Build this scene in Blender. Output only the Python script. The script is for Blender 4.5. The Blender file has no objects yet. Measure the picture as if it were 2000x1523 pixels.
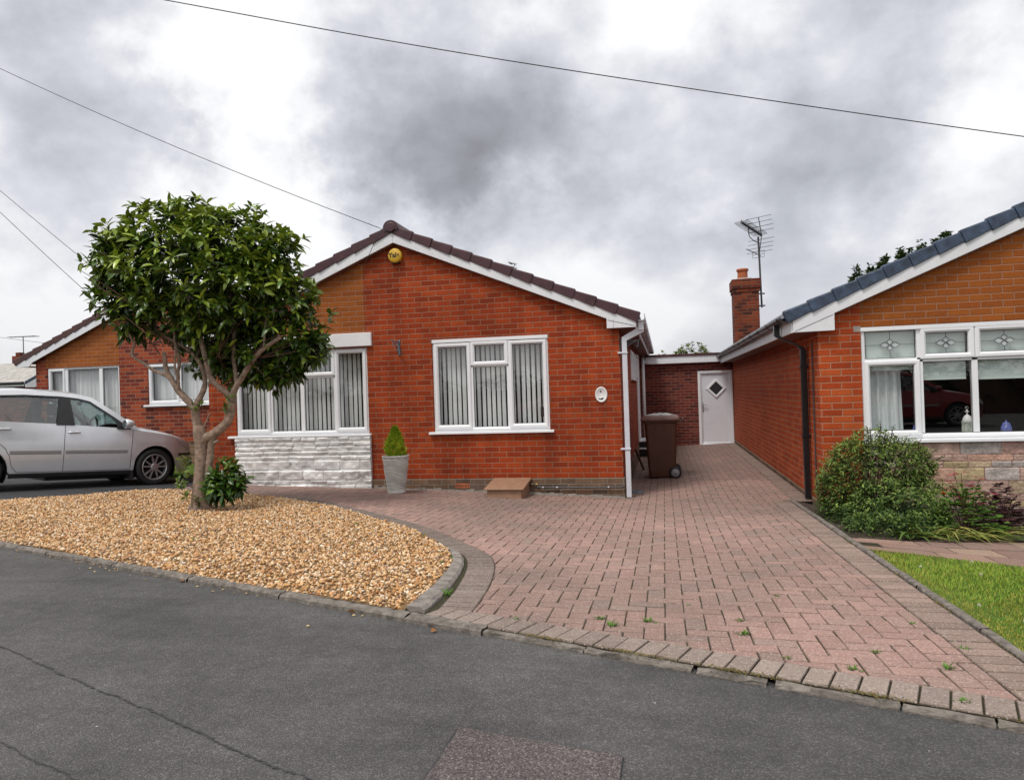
import bpy, bmesh, math, random
import numpy as np
from mathutils import Vector, Matrix
random.seed(7); rng = np.random.default_rng(11)
S = bpy.context.scene
COL = S.collection
TH = math.atan(295/1400)
RV = Vector((math.cos(TH), math.sin(TH), 0)); FV = Vector((-math.sin(TH), math.cos(TH), 0))

# ------------------------------------------------------------------ terrain
KX = [(-30, 0), (-9, 0), (-7.2, .012), (-6.5, .022), (-4.3, .032), (-.57, .050), (1.7, .037), (4, .033), (30, .03)]
def kslope(x): return np.interp(x, [a for a, b in KX], [b for a, b in KX])
def kerb_y(x): return 3.217-.3624*x
def kd(x, y): return (y-kerb_y(x))/1.0637
def g(x, y):
    return float(-1.2-kslope(x)*max(0, min(kd(x, y), 6.3))-max(0, y-10.04)*.003)
def gv(x, y):
    return -1.2-kslope(x)*np.clip(kd(x, y), 0, 6.3)-np.maximum(0, y-10.04)*.003
def tz(x, y):
    return -1.2-.069*max(0, (x+9.56)*.47+(y-8.52)*.883)
ROADZ = -1.229

# ------------------------------------------------------------------ helpers
ORG = {}
def tag(o, label=None, cat=None, group=None, kind=None):
    if label: o['label'] = label
    if cat: o['category'] = cat
    if group: o['group'] = group
    if kind: o['kind'] = kind
    return o
def thing(name, label, cat, loc=(0, 0, 0), group=None):
    o = bpy.data.objects.new(name, None); COL.objects.link(o)
    o.location = loc; o.empty_display_size = .1
    ORG[o] = Vector(loc)
    return tag(o, label, cat, group)
def link_mesh(name, me, parent=None, origin=None):
    o = bpy.data.objects.new(name, me); COL.objects.link(o)
    if parent is not None:
        o.parent = parent; ORG[o] = ORG[parent]
    else: ORG[o] = Vector(origin) if origin is not None else Vector((0, 0, 0)); o.location = ORG[o]
    return o
def dup_tree(o, parent=None):
    c = o.copy(); COL.objects.link(c); c.parent = parent
    for ch in list(o.children): dup_tree(ch, c)
    return c

class MB:
    def __init__(s): s.v = []; s.f = []; s.m = []; s.c = []; s.usecol = False
    def face(s, pts, mi=0, col=None):
        n = len(s.v); s.v.extend([tuple(p) for p in pts]); s.f.append(tuple(range(n, n+len(pts)))); s.m.append(mi)
        s.c.append(col or (1, 1, 1)); s.usecol |= col is not None
    def raw(s, vs, fs, mi=0, col=None):
        n = len(s.v); s.v.extend([tuple(p) for p in vs])
        for f in fs:
            s.f.append(tuple(n+i for i in f)); s.m.append(mi); s.c.append(col or (1, 1, 1))
        s.usecol |= col is not None
    def box(s, a, b, mi=0, col=None, M=None):
        x0, y0, z0 = a; x1, y1, z1 = b
        vs = [(x0,y0,z0),(x1,y0,z0),(x1,y1,z0),(x0,y1,z0),(x0,y0,z1),(x1,y0,z1),(x1,y1,z1),(x0,y1,z1)]
        if M: vs = [M(p) for p in vs]
        s.raw(vs, [(3,2,1,0),(4,5,6,7),(0,1,5,4),(1,2,6,5),(2,3,7,6),(3,0,4,7)], mi, col)
    def loft(s, rings, mi=0, closed=True, cap=False, col=None):
        n = len(rings[0]); vs = [p for r in rings for p in r]; fs = []
        for i in range(len(rings)-1):
            for j in range(n if closed else n-1):
                k = (j+1) % n
                fs.append((i*n+j, i*n+k, (i+1)*n+k, (i+1)*n+j))
        if cap:
            fs.append(tuple(range(n))[::-1]); fs.append(tuple((len(rings)-1)*n+j for j in range(n)))
        s.raw(vs, fs, mi, col)
    def tube(s, pts, rad, n=8, mi=0, cap=True, col=None):
        pts = [Vector(p) for p in pts]
        if not isinstance(rad, (list, tuple)): rad = [rad]*len(pts)
        rings = []; up = None
        for i, p in enumerate(pts):
            t = (pts[min(i+1, len(pts)-1)]-pts[max(i-1, 0)]).normalized()
            if up is None:
                up = t.orthogonal().normalized()
            up = (up-t*up.dot(t))
            up = up.normalized() if up.length > 1e-6 else t.orthogonal().normalized()
            sd = t.cross(up)
            rings.append([p+(up*math.cos(2*math.pi*k/n)+sd*math.sin(2*math.pi*k/n))*rad[i] for k in range(n)])
        s.loft(rings, mi, True, cap, col)
    def lathe(s, prof, n=24, M=None, mi=0, cap=False, sx=1, sy=1, col=None):
        rings = []
        for r, z in prof:
            ring = [(r*math.cos(2*math.pi*k/n)*sx, r*math.sin(2*math.pi*k/n)*sy, z) for k in range(n)]
            if M: ring = [M(p) for p in ring]
            rings.append(ring)
        s.loft(rings, mi, True, cap, col)
    def prism(s, poly, y0, y1, M, mi=0, col=None):   # poly in (u,v), extruded along w
        n = len(poly)
        vs = [M((u, v, y0)) for u, v in poly]+[M((u, v, y1)) for u, v in poly]
        fs = [tuple(range(n)), tuple(range(2*n-1, n-1, -1))]+[(i, n+i, n+(i+1) % n, (i+1) % n) for i in range(n)]
        s.raw(vs, fs, mi, col)
    def build(s, name, mats, parent=None, smooth=False, bevel=0, recalc=True, uvoff=(0, 0)):
        org = ORG[parent] if parent is not None else Vector((0, 0, 0))
        me = bpy.data.meshes.new(name)
        me.from_pydata([(p[0]-org[0], p[1]-org[1], p[2]-org[2]) for p in s.v], [], s.f)
        if not isinstance(mats, (list, tuple)): mats = [mats]
        for m in mats: me.materials.append(m)
        me.polygons.foreach_set('material_index', s.m)
        if s.usecol:
            at = me.attributes.new('Col', 'FLOAT_COLOR', 'FACE')
            at.data.foreach_set('color', [x for c in s.c for x in (*c, 1)])
        if recalc:
            bm = bmesh.new(); bm.from_mesh(me); bmesh.ops.remove_doubles(bm, verts=bm.verts, dist=1e-5)
            bmesh.ops.recalc_face_normals(bm, faces=bm.faces); bm.to_mesh(me); bm.free()
        uv = me.uv_layers.new(name='UVMap'); data = [0.0]*(2*len(me.loops))
        for p in me.polygons:
            nx, ny, nz = map(abs, p.normal)
            for li in p.loop_indices:
                co = me.vertices[me.loops[li].vertex_index].co
                x, y, z = co[0]+org[0], co[1]+org[1], co[2]+org[2]
                if nz > .8: u, v = x, y
                elif ny >= nx: u, v = x, z
                else: u, v = y, z
                data[2*li] = u+uvoff[0]; data[2*li+1] = v+uvoff[1]
        uv.data.foreach_set('uv', data)
        if smooth: me.polygons.foreach_set('use_smooth', [True]*len(me.polygons))
        o = link_mesh(name, me, parent)
        if bevel:
            b = o.modifiers.new('Bevel', 'BEVEL'); b.width = bevel; b.segments = 2; b.limit_method = 'ANGLE'; b.angle_limit = math.radians(40)
        return o

def np_mesh(name, verts, faces, mats, parent=None, cols=None, smooth=False, origin=None):
    """verts (N,3) world, faces (F,k) ints, cols (F,3)"""
    org = np.array(ORG[parent]) if parent is not None else (np.array(origin) if origin is not None else np.zeros(3))
    verts = verts-org
    me = bpy.data.meshes.new(name); k = faces.shape[1]
    me.vertices.add(len(verts)); me.vertices.foreach_set('co', verts.astype(np.float32).ravel())
    me.loops.add(faces.size); me.loops.foreach_set('vertex_index', faces.astype(np.int32).ravel())
    me.polygons.add(len(faces)); me.polygons.foreach_set('loop_start', np.arange(0, faces.size, k, dtype=np.int32))
    if not isinstance(mats, (list, tuple)): mats = [mats]
    for m in mats: me.materials.append(m)
    if cols is not None:
        at = me.attributes.new('Col', 'FLOAT_COLOR', 'FACE')
        at.data.foreach_set('color', np.hstack([cols, np.ones((len(cols), 1))]).astype(np.float32).ravel())
    me.update(calc_edges=True); me.validate()
    if smooth: me.polygons.foreach_set('use_smooth', [True]*len(me.polygons))
    return link_mesh(name, me, parent, origin)

def spline(pts, n=6):
    P = [Vector(p) for p in pts]; out = []
    for i in range(len(P)-1):
        a = P[max(i-1, 0)]; b = P[i]; c = P[i+1]; d = P[min(i+2, len(P)-1)]
        for k in range(n):
            t = k/n
            out.append(.5*((2*b)+(c-a)*t+(2*a-5*b+4*c-d)*t*t+(3*b-a-3*c+d)*t**3))
    out.append(P[-1]); return out
def lerp_list(vals, n):
    m = len(vals); return [float(np.interp(i/(n-1)*(m-1), range(m), vals)) for i in range(n)]

# ------------------------------------------------------------------ materials
class NT:
    def __init__(s, name):
        s.mat = bpy.data.materials.new(name); s.mat.use_nodes = True; s.t = s.mat.node_tree; s.t.nodes.clear()
        s.out = s.t.nodes.new('ShaderNodeOutputMaterial')
    def n(s, typ, ins=None, **kw):
        nd = s.t.nodes.new(typ)
        for k, v in kw.items(): setattr(nd, k, v)
        for k, v in (ins or {}).items(): s.set(nd, k, v)
        return nd
    def set(s, nd, k, v):
        sock = nd.inputs[k]
        if isinstance(v, bpy.types.NodeSocket): s.t.links.new(v, sock)
        elif isinstance(v, bpy.types.Node): s.t.links.new(v.outputs[0], sock)
        else: sock.default_value = v
    def math(s, op, a, b=0.0, c=0.0, clamp=False):
        nd = s.n('ShaderNodeMath', {0: a, 1: b, 2: c}, operation=op, use_clamp=clamp); return nd.outputs[0]
    def ramp(s, fac, stops, interp='LINEAR'):
        nd = s.n('ShaderNodeValToRGB', {'Fac': fac}); cr = nd.color_ramp; cr.interpolation = interp
        while len(cr.elements) > 1: cr.elements.remove(cr.elements[-1])
        cr.elements[0].position = stops[0][0]; cr.elements[0].color = (*stops[0][1], 1)
        for p, c in stops[1:]:
            e = cr.elements.new(p); e.color = (*c, 1)
        return nd.outputs[0]
    def noise(s, vec, scale, detail=3, rough=.55, dist=0):
        return s.n('ShaderNodeTexNoise', {'Vector': vec, 'Scale': scale, 'Detail': detail, 'Roughness': rough, 'Distortion': dist})
    def mix(s, fac, a, b, mode='MIX'):
        nd = s.n('ShaderNodeMix', data_type='RGBA', blend_type=mode)
        s.set(nd, 0, fac); s.set(nd, 6, a); s.set(nd, 7, b); return nd.outputs[2]
    def principled(s, **kw):
        return s.n('ShaderNodeBsdfPrincipled', {k.replace('_', ' '): v for k, v in kw.items()})
    def done(s, sh): s.t.links.new(sh.outputs[0], s.out.inputs[0]); return s.mat
    def bump(s, h, strength=.5, dist=.01):
        return s.n('ShaderNodeBump', {'Height': h, 'Strength': strength, 'Distance': dist}).outputs[0]
def c4(c): return (c[0], c[1], c[2], 1)

def simple(name, col, rough=.5, var=.12, scale=8, metal=0, bump=0, bscale=60, spec=.5, coat=0, dirt=None):
    t = NT(name); tc = t.n('ShaderNodeTexCoord').outputs['Object']
    nz = t.noise(tc, scale, 4, .6)
    lo = tuple(max(0, x*(1-var)) for x in col); hi = tuple(min(1, x*(1+var)) for x in col)
    c = t.ramp(nz.outputs[0], [(.3, lo), (.7, hi)])
    if dirt:
        n2 = t.noise(tc, dirt[1], 5, .7)
        c = t.mix(t.math('MULTIPLY', t.ramp(n2.outputs[0], [(.5, (0,)*3), (.75, (1,)*3)]), dirt[2]), c, c4(dirt[0]))
    kw = dict(Base_Color=c, Roughness=rough, Metallic=metal, Specular_IOR_Level=spec, Coat_Weight=coat)
    if bump:
        b = t.noise(tc, bscale, 4, .65); kw['Normal'] = t.bump(b.outputs[0], bump, .01)
    return t.done(t.principled(**kw))

def brick(name, stops, mortar, bw=.2195, rh=.0765, gap=.0062, weather=.25, uoff=0.0, header=False):
    t = NT(name); uv = t.n('ShaderNodeTexCoord').outputs['UV']
    wob = t.noise(uv, 9, 2)
    uvw = t.n('ShaderNodeVectorMath', {0: uv, 1: t.n('ShaderNodeVectorMath', {0: wob.outputs[1], 1: (.006, .006, 0)}, operation='MULTIPLY').outputs[0]}, operation='ADD').outputs[0]
    sp = t.n('ShaderNodeSeparateXYZ', {0: uvw})
    v = t.math('DIVIDE', t.math('ADD', sp.outputs[1], 1.2265+10*rh), rh)
    row = t.math('FLOOR', v)
    half = t.math('MULTIPLY', t.math('FLOORED_MODULO', row, 2.0), .5)
    u = t.math('ADD', t.math('DIVIDE', t.math('ADD', sp.outputs[0], 20+uoff), bw), half)
    col = t.math('FLOOR', u)
    fu = t.math('FRACT', u); fv = t.math('FRACT', v)
    du = t.math('MULTIPLY', t.math('MINIMUM', fu, t.math('SUBTRACT', 1.0, fu)), bw)
    dv = t.math('MULTIPLY', t.math('MINIMUM', fv, t.math('SUBTRACT', 1.0, fv)), rh)
    d = t.math('MINIMUM', du, dv)
    mk = t.n('ShaderNodeMapRange', {'Value': d, 'From Min': gap*.55, 'From Max': gap*1.35}, interpolation_type='SMOOTHSTEP').outputs[0]
    cid = t.n('ShaderNodeCombineXYZ', {0: col, 1: row})
    wn = t.n('ShaderNodeTexWhiteNoise', {'Vector': cid.outputs[0]}, noise_dimensions='2D')
    bc = t.ramp(wn.outputs[0], stops)
    n1 = t.noise(uv, 70, 5, .7); n2 = t.noise(uv, .9, 4, .6); n3 = t.noise(t.n('ShaderNodeMapping', {'Vector': uv, 'Scale': (30, 9, 1)}).outputs[0], 3, 4, .7)
    bc = t.mix(.55, bc, t.ramp(n1.outputs[0], [(.25, (.35,)*3), (.7, (1.25,)*3)]), 'MULTIPLY')
    bc = t.mix(.5, bc, t.ramp(n3.outputs[0], [(.3, (.6,)*3), (.65, (1.15,)*3)]), 'MULTIPLY')
    mc = t.mix(.6, c4(mortar), t.ramp(n1.outputs[0], [(.3, (.5,)*3), (.7, (1.2,)*3)]), 'MULTIPLY')
    c = t.mix(mk, mc, bc)
    c = t.mix(weather, c, t.ramp(n2.outputs[0], [(.3, (.45,)*3), (.65, (1.15,)*3)]), 'MULTIPLY')
    n4 = t.noise(t.n('ShaderNodeMapping', {'Vector': uv, 'Scale': (5, .45, 1)}).outputs[0], 1.0, 5, .65)
    c = t.mix(weather*.8, c, t.ramp(n4.outputs[0], [(.35, (.55,)*3), (.6, (1.08,)*3)]), 'MULTIPLY')
    h = t.math('ADD', mk, t.math('MULTIPLY', n1.outputs[0], .5))
    return t.done(t.principled(Base_Color=c, Roughness=.85, Specular_IOR_Level=.25, Normal=t.bump(h, .8, .006)))

def attr_mat(name, rough=.8, scale=120, lo=.6, hi=1.25, bump=.4, spec=.3, trans=0, dirt=None, bdist=.004, specks=False):
    t = NT(name); a = t.n('ShaderNodeAttribute', attribute_name='Col').outputs['Color']
    tc = t.n('ShaderNodeTexCoord').outputs['Object']
    nz = t.noise(tc, scale, 4, .7)
    c = t.mix(1.0, a, t.ramp(nz.outputs[0], [(.3, (lo,)*3), (.7, (hi,)*3)]), 'MULTIPLY')
    if dirt:
        n2 = t.noise(tc, dirt[1], 5, .65)
        c = t.mix(t.math('MULTIPLY', t.ramp(n2.outputs[0], [(.42, (0,)*3), (.7, (1,)*3)]), dirt[2]), c, c4(dirt[0]))
    if specks:
        v2 = t.n('ShaderNodeTexVoronoi', {'Vector': tc, 'Scale': 95.0}, feature='F1')
        sc = t.n('ShaderNodeSeparateColor', {0: v2.outputs['Color']})
        pk = t.math('MULTIPLY', t.math('LESS_THAN', v2.outputs['Distance'], .42), t.math('GREATER_THAN', sc.outputs[0], .80))
        c = t.mix(t.math('MULTIPLY', pk, .5), c, (.55, .47, .42, 1))
        pk2 = t.math('MULTIPLY', t.math('LESS_THAN', v2.outputs['Distance'], .45), t.math('LESS_THAN', sc.outputs[0], .2))
        c = t.mix(t.math('MULTIPLY', pk2, .45), c, (.12, .08, .07, 1))
    kw = dict(Base_Color=c, Roughness=rough, Specular_IOR_Level=spec)
    if bump: kw['Normal'] = t.bump(nz.outputs[0], bump, bdist)
    p = t.principled(**kw)
    if trans:
        tr = t.n('ShaderNodeBsdfTranslucent', {'Color': c})
        mx = t.n('ShaderNodeMixShader', {0: trans}); t.t.links.new(p.outputs[0], mx.inputs[1]); t.t.links.new(tr.outputs[0], mx.inputs[2])
        return t.done(mx)
    return t.done(p)

def glass_mat(name, tint=(1, 1, 1), refl=1.0):
    t = NT(name)
    lw = t.n('ShaderNodeLayerWeight', {'Blend': .5})
    f = t.math('MULTIPLY', t.math('ADD', t.math('MULTIPLY', t.math('POWER', lw.outputs['Facing'], 5.0), .9), .095), refl, clamp=True)
    tr = t.n('ShaderNodeBsdfTransparent', {'Color': c4(tint)})
    gl = t.n('ShaderNodeBsdfGlossy', {'Color': (1, 1, 1, 1), 'Roughness': .01})
    mx = t.n('ShaderNodeMixShader', {0: f}); t.t.links.new(tr.outputs[0], mx.inputs[1]); t.t.links.new(gl.outputs[0], mx.inputs[2])
    return t.done(mx)

M = {}
M['brick'] = brick('red_brick', [(0, (.27, .036, .009)), (.3, (.35, .046, .010)), (.75, (.40, .055, .011)), (1, (.44, .070, .014))], (.36, .165, .095), weather=.58)
M['brick_r'] = brick('orange_red_brick', [(0, (.36, .050, .011)), (.4, (.45, .066, .013)), (.8, (.49, .080, .016)), (1, (.52, .10, .022))], (.44, .215, .13), uoff=.07, weather=.35)
M['ochre'] = brick('ochre_brick', [(0, (.30, .080, .014)), (.4, (.34, .094, .015)), (.8, (.38, .112, .018)), (1, (.33, .085, .016))], (.36, .18, .11), uoff=.05)
M['brick_l'] = brick('mixed_red_brick', [(0, (.10, .028, .024)), (.3, (.20, .036, .022)), (.65, (.32, .052, .022)), (1, (.40, .085, .03))], (.34, .18, .12), uoff=.03)
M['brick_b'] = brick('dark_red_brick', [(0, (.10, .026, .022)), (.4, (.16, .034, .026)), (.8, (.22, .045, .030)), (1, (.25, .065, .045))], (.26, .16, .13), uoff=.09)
M['plinth'] = brick('weathered_plinth_brick', [(0, (.12, .08, .055)), (.4, (.20, .12, .075)), (.8, (.27, .16, .095)), (1, (.20, .14, .11))], (.30, .25, .20), weather=.7)
M['chimney_brick'] = brick('sooty_chimney_brick', [(0, (.09, .024, .014)), (.4, (.19, .036, .015)), (.8, (.28, .055, .02)), (1, (.34, .075, .028))], (.20, .12, .085), weather=.6)
M['upvc'] = simple('white_upvc', (.80, .81, .83), .3, .03, 3, bump=0)
M['board'] = simple('white_board', (.74, .75, .78), .45, .06, 2, dirt=((.45, .43, .38), 3, .25))
M['rubber'] = simple('black_rubber', (.02, .02, .02), .6, .2)
M['render'] = simple('white_painted_render', (.76, .76, .77), .7, .06, 6, bump=.2, bscale=80)
M['soffit'] = simple('brown_soffit', (.16, .06, .04), .6, .25, 5)
M['stone_w'] = simple('white_painted_stone', (.78, .78, .77), .75, .06, 14, bump=.45, bscale=55, dirt=((.45, .41, .36), 9, .16))
M['maroon'] = simple('maroon_roof_tile', (.055, .016, .021), .45, .35, 7, bump=.25, bscale=90)
M['brown_tile'] = simple('brown_roof_tile', (.070, .028, .024), .6, .35, 7, bump=.3, bscale=90)
M['slate'] = simple('blue_grey_roof_tile', (.034, .054, .092), .28, .6, 9, bump=.12, bscale=60)
M['pale_tile'] = simple('pale_weathered_roof_tile', (.42, .40, .37), .8, .25, 4)
M['felt'] = simple('dark_red_felt', (.075, .022, .02), .8, .3)
M['blackpipe'] = simple('black_plastic', (.012, .012, .014), .28, .3)
M['greypipe'] = simple('pale_grey_plastic', (.60, .61, .66), .4, .05, dirt=((.3, .3, .28), 4, .3))
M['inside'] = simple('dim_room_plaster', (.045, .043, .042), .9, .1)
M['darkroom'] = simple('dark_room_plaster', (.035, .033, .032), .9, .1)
M['glass'] = glass_mat('window_glass')
M['glass_d'] = simple('dark_obscure_glass', (.03, .033, .038), .15, .2)
M['blind'] = simple('pale_blind_fabric', (.74, .78, .76), .8, .06)
M['net'] = None
M['curtain'] = simple('pale_curtain_fabric', (.62, .68, .68), .85, .08)
M['rblind'] = simple('cream_roller_blind', (.56, .66, .62), .8, .04)
M['lead'] = simple('lead_strip', (.05, .055, .06), .5, .2)
M['bevelglass'] = simple('bevelled_glass', (.46, .52, .52), .15, .2)
M['door'] = simple('white_door_panel', (.70, .71, .76), .35, .03)
M['chrome'] = simple('worn_steel', (.45, .45, .46), .35, .15, metal=1)
M['iron'] = simple('grey_wrought_iron', (.13, .16, .19), .5, .4, 30)
M['brass'] = simple('brass_fitting', (.55, .38, .15), .35, .2, metal=1)
M['yellow'] = simple('yellow_plastic', (.66, .40, .035), .4, .05)
M['black'] = simple('black_plastic_print', (.015, .015, .014), .5, .1)
M['plaque'] = simple('cream_ceramic', (.74, .73, .72), .35, .05)
M['gasbox'] = simple('brown_plastic_cover', (.30, .17, .105), .6, .15, 10, bump=.15, dirt=((.2, .13, .09), 14, .5))
M['bin'] = simple('brown_bin_plastic', (.085, .030, .017), .45, .15, 4, bump=.06)
M['binlid'] = simple('faded_brown_bin_plastic', (.19, .10, .08), .5, .2, 6, dirt=((.35, .28, .25), 9, .4))
M['greywheel'] = simple('grey_plastic_wheel', (.30, .31, .33), .5, .1)
M['pot'] = simple('stone_coloured_pot', (.52, .50, .46), .75, .12, 12, bump=.25, bscale=30)
M['terracotta'] = simple('terracotta', (.40, .115, .045), .8, .25, 9)
M['cement'] = simple('grey_cement', (.30, .27, .24), .9, .25, 8, bump=.5)
M['kerb'] = simple('weathered_concrete_kerb', (.18, .157, .135), .9, .5, 22, bump=.9, bscale=70, dirt=((.10, .085, .06), 9, .7))
M['kerbdark'] = simple('dark_concrete_kerb', (.245, .215, .19), .9, .35, 14, bump=.7, bscale=70, dirt=((.09, .08, .065), 6, .7))
M['bark'] = simple('smooth_tan_bark', (.28, .195, .145), .85, .45, 20, bump=1.0, bscale=38, dirt=((.12, .11, .065), 7, .7))
M['twig'] = simple('brown_twig', (.10, .05, .03), .8, .3)
M['soil'] = simple('dark_soil', (.045, .028, .02), .95, .5, 30, bump=1, bscale=50)
M['leaf'] = attr_mat('glossy_leaf', .30, 25, .75, 1.25, 0, .55, .12)
M['softleaf'] = attr_mat('soft_leaf', .6, 30, .75, 1.25, 0, .35, .2)
M['petal'] = attr_mat('flower_petal', .6, 40, .8, 1.2, 0, .3, .2)
M['paver'] = attr_mat('block_paver', .85, 130, .62, 1.32, .5, .25, dirt=((.165, .125, .105), .75, .75), specks=True)
M['slab'] = attr_mat('paving_slab', .85, 60, .75, 1.2, .4, .25, dirt=((.22, .18, .15), 2, .35))
M['gravelstone'] = attr_mat('gravel_stone', .7, 90, .75, 1.2, 0, .35)
M['stone_c'] = attr_mat('reconstituted_stone', .9, 40, .7, 1.25, .7, .2, bdist=.01)
M['grass'] = attr_mat('grass_blade', .7, 4, .85, 1.15, 0, .25, .25)
M['cable'] = simple('black_cable', (.045, .045, .048), .6, .1)
M['alu'] = simple('dull_aluminium', (.07, .07, .073), .5, .3)
M['wood'] = simple('rotten_wood', (.12, .075, .05), .9, .4, 20)
M['rag'] = simple('blue_grey_cloth', (.13, .155, .18), .9, .6, 40)
M['white_bag'] = simple('pale_plastic_sheet', (.50, .49, .46), .4, .3, 12)
M['green_bag'] = simple('green_plastic_sheet', (.03, .09, .05), .4, .3, 12)

def asphalt(name, base, speck=.5, patch=.35):
    t = NT(name); tc = t.n('ShaderNodeTexCoord').outputs['Object']
    n1 = t.noise(tc, 240, 3, .7); n2 = t.noise(tc, .9, 6, .65); n3 = t.noise(tc, 12, 4, .65)
    vo = t.n('ShaderNodeTexVoronoi', {'Vector': tc, 'Scale': 190.0}, feature='F1')
    stone = t.ramp(t.n('ShaderNodeSeparateColor', {0: vo.outputs['Color']}).outputs[0], [(0, tuple(x*.55 for x in base)), (.6, base), (.9, tuple(x*1.7 for x in base)), (1, tuple(x*2.6 for x in base))])
    c = t.mix(speck, c4(base), stone)
    c = t.mix(.7, c, t.ramp(n1.outputs[0], [(.3, (.45,)*3), (.7, (1.4,)*3)]), 'MULTIPLY')
    c = t.mix(patch*2, c, t.ramp(n2.outputs[0], [(.3, (.66,)*3), (.7, (1.3, 1.29, 1.27))]), 'MULTIPLY')
    c = t.mix(.5, c, t.ramp(n3.outputs[0], [(.3, (.75,)*3), (.7, (1.2,)*3)]), 'MULTIPLY')
    n5 = t.noise(t.n('ShaderNodeMapping', {'Vector': tc, 'Rotation': (0, 0, .35), 'Scale': (.5, 3.0, 1)}).outputs[0], 1.6, 5, .6)
    c = t.mix(.55, c, t.ramp(n5.outputs[0], [(.33, (.72,)*3), (.66, (1.2,)*3)]), 'MULTIPLY')
    v2 = t.n('ShaderNodeTexVoronoi', {'Vector': tc, 'Scale': 8.0}, feature='F1')
    sp = t.math('LESS_THAN', v2.outputs['Distance'], .035)
    pk = t.math('GREATER_THAN', t.n('ShaderNodeSeparateColor', {0: v2.outputs['Color']}).outputs[1], .72)
    c = t.mix(t.math('MULTIPLY', sp, pk), c, (.55, .54, .50, 1))
    h = t.math('ADD', t.math('MULTIPLY', vo.outputs['Distance'], -.8), n1.outputs[0])
    return t.done(t.principled(Base_Color=c, Roughness=.8, Specular_IOR_Level=.35, Normal=t.bump(h, .9, .006)))
M['road'] = asphalt('worn_asphalt', (.106, .103, .101), .55, .5)
M['drive'] = asphalt('smooth_dark_asphalt', (.060, .061, .066), .3)
M['patch'] = asphalt('coarse_brown_asphalt', (.128, .108, .105), 1.0)
M['crack'] = simple('tar_seam', (.035, .034, .034), .7, .3, 20)
def ground_mat(name, a, b, scale):
    t = NT(name); tc = t.n('ShaderNodeTexCoord').outputs['Object']
    n1 = t.noise(tc, scale, 6, .7); n2 = t.noise(tc, scale*30, 3, .7)
    c = t.ramp(n1.outputs[0], [(.3, a), (.7, b)])
    c = t.mix(.6, c, t.ramp(n2.outputs[0], [(.3, (.5,)*3), (.7, (1.3,)*3)]), 'MULTIPLY')
    return t.done(t.principled(Base_Color=c, Roughness=.95, Specular_IOR_Level=.2, Normal=t.bump(n2.outputs[0], .8, .02)))
M['ground'] = ground_mat('rough_ground', (.05, .075, .025), (.10, .12, .05), .3)
M['lawn'] = ground_mat('lawn_turf', (.06, .13, .018), (.12, .17, .03), 1.6)
M['joint'] = ground_mat('mossy_sand_joint', (.045, .04, .028), (.075, .07, .035), 2)
M['bedsand'] = ground_mat('gravel_bed', (.22, .13, .06), (.40, .26, .13), 8)
def net_mat():
    t = NT('net_curtain'); tc = t.n('ShaderNodeTexCoord').outputs['Object']
    w = t.noise(t.n('ShaderNodeMapping', {'Vector': tc, 'Scale': (14, 14, .5)}).outputs[0], 1.5, 3)
    c = t.ramp(w.outputs[0], [(.3, (.42, .45, .45)), (.7, (.72, .74, .74))])
    return t.done(t.principled(Base_Color=c, Roughness=.9))
M['net'] = net_mat()

# ------------------------------------------------------------------ sheets
def strip(name, mat, x0, x1, nx, ylo, yhi, ny, zf, kind='structure', thick=0):
    mb = MB(); xs = [x0+(x1-x0)*i/nx for i in range(nx+1)]
    grid = []
    for x in xs:
        a, b = ylo(x), yhi(x)
        grid.append([(x, a+(b-a)*j/ny, zf(x, a+(b-a)*j/ny)) for j in range(ny+1)])
    vs = [p for r in grid for p in r]; n = ny+1
    mb.raw(vs, [(i*n+j, (i+1)*n+j, (i+1)*n+j+1, i*n+j+1) for i in range(nx) for j in range(ny)])
    if thick:
        for edge in ([r[0] for r in grid], [r[-1] for r in grid], grid[0], grid[-1]):
            for p, q in zip(edge, edge[1:]):
                mb.face([p, q, (q[0], q[1], q[2]-thick), (p[0], p[1], p[2]-thick)])
    o = mb.build(name, mat, smooth=False); tag(o, kind=kind); return o

mb = MB(); R_ = 900
mb.raw([(-R_, -R_, -1.75), (R_, -R_, -1.75), (R_, R_, -1.75), (-R_, R_, -1.75)], [(0, 1, 2, 3)])
tag(mb.build('ground', M['ground']), kind='structure')
tag(strip('road', M['road'], -40, 40, 40, lambda x: -9.0-.3624*x*0, lambda x: kerb_y(x)+.06, 12, lambda x, y: ROADZ), kind='structure')
BACKX = [(-9.5, 6.67), (-8.42, 7.68), (-6.88, 9.12), (-6.0, 8.90), (-5.67, 8.78), (-4.853, 8.548), (-3.99, 7.971), (-3.361, 7.447), (-2.437, 6.562), (-1.786, 5.70)]
strip('driveway_base', M['joint'], -7.0, 1.50, 34, lambda x: kerb_y(x)+.02, lambda x: 19.1, 40, lambda x, y: g(x, y)-.0075)
strip('tarmac_drive', M['drive'], -18, -6.9, 40, lambda x: max(kerb_y(x)+.02, 7.69+.935*(x+8.42)-.02) if x > -9.5 else kerb_y(x)+.02, lambda x: 12.9 if x > -13.2 else 14, 24, tz)
yp = lambda x: 6.1-.66*(x-1.54); ys = lambda x: 6.47+.03*math.sin(x*5)+(.12 if x < 1.75 else 0)
lawn_z = lambda x, y: g(x, y)-.012+.012*math.sin(3*x+1)*math.sin(2.3*y)
strip('lawn_soil', M['lawn'], 1.525, 7, 30, lambda x: kerb_y(x)+.05, yp, 24, lawn_z, thick=.1)
strip('flower_bed_soil', M['soil'], 1.525, 7, 24, ys, lambda x: 8.74 if x > 1.75 else 9.5, 14, lambda x, y: g(x, y)-.01+.025*math.sin(9*x)*math.sin(7*y), thick=.1)
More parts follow.
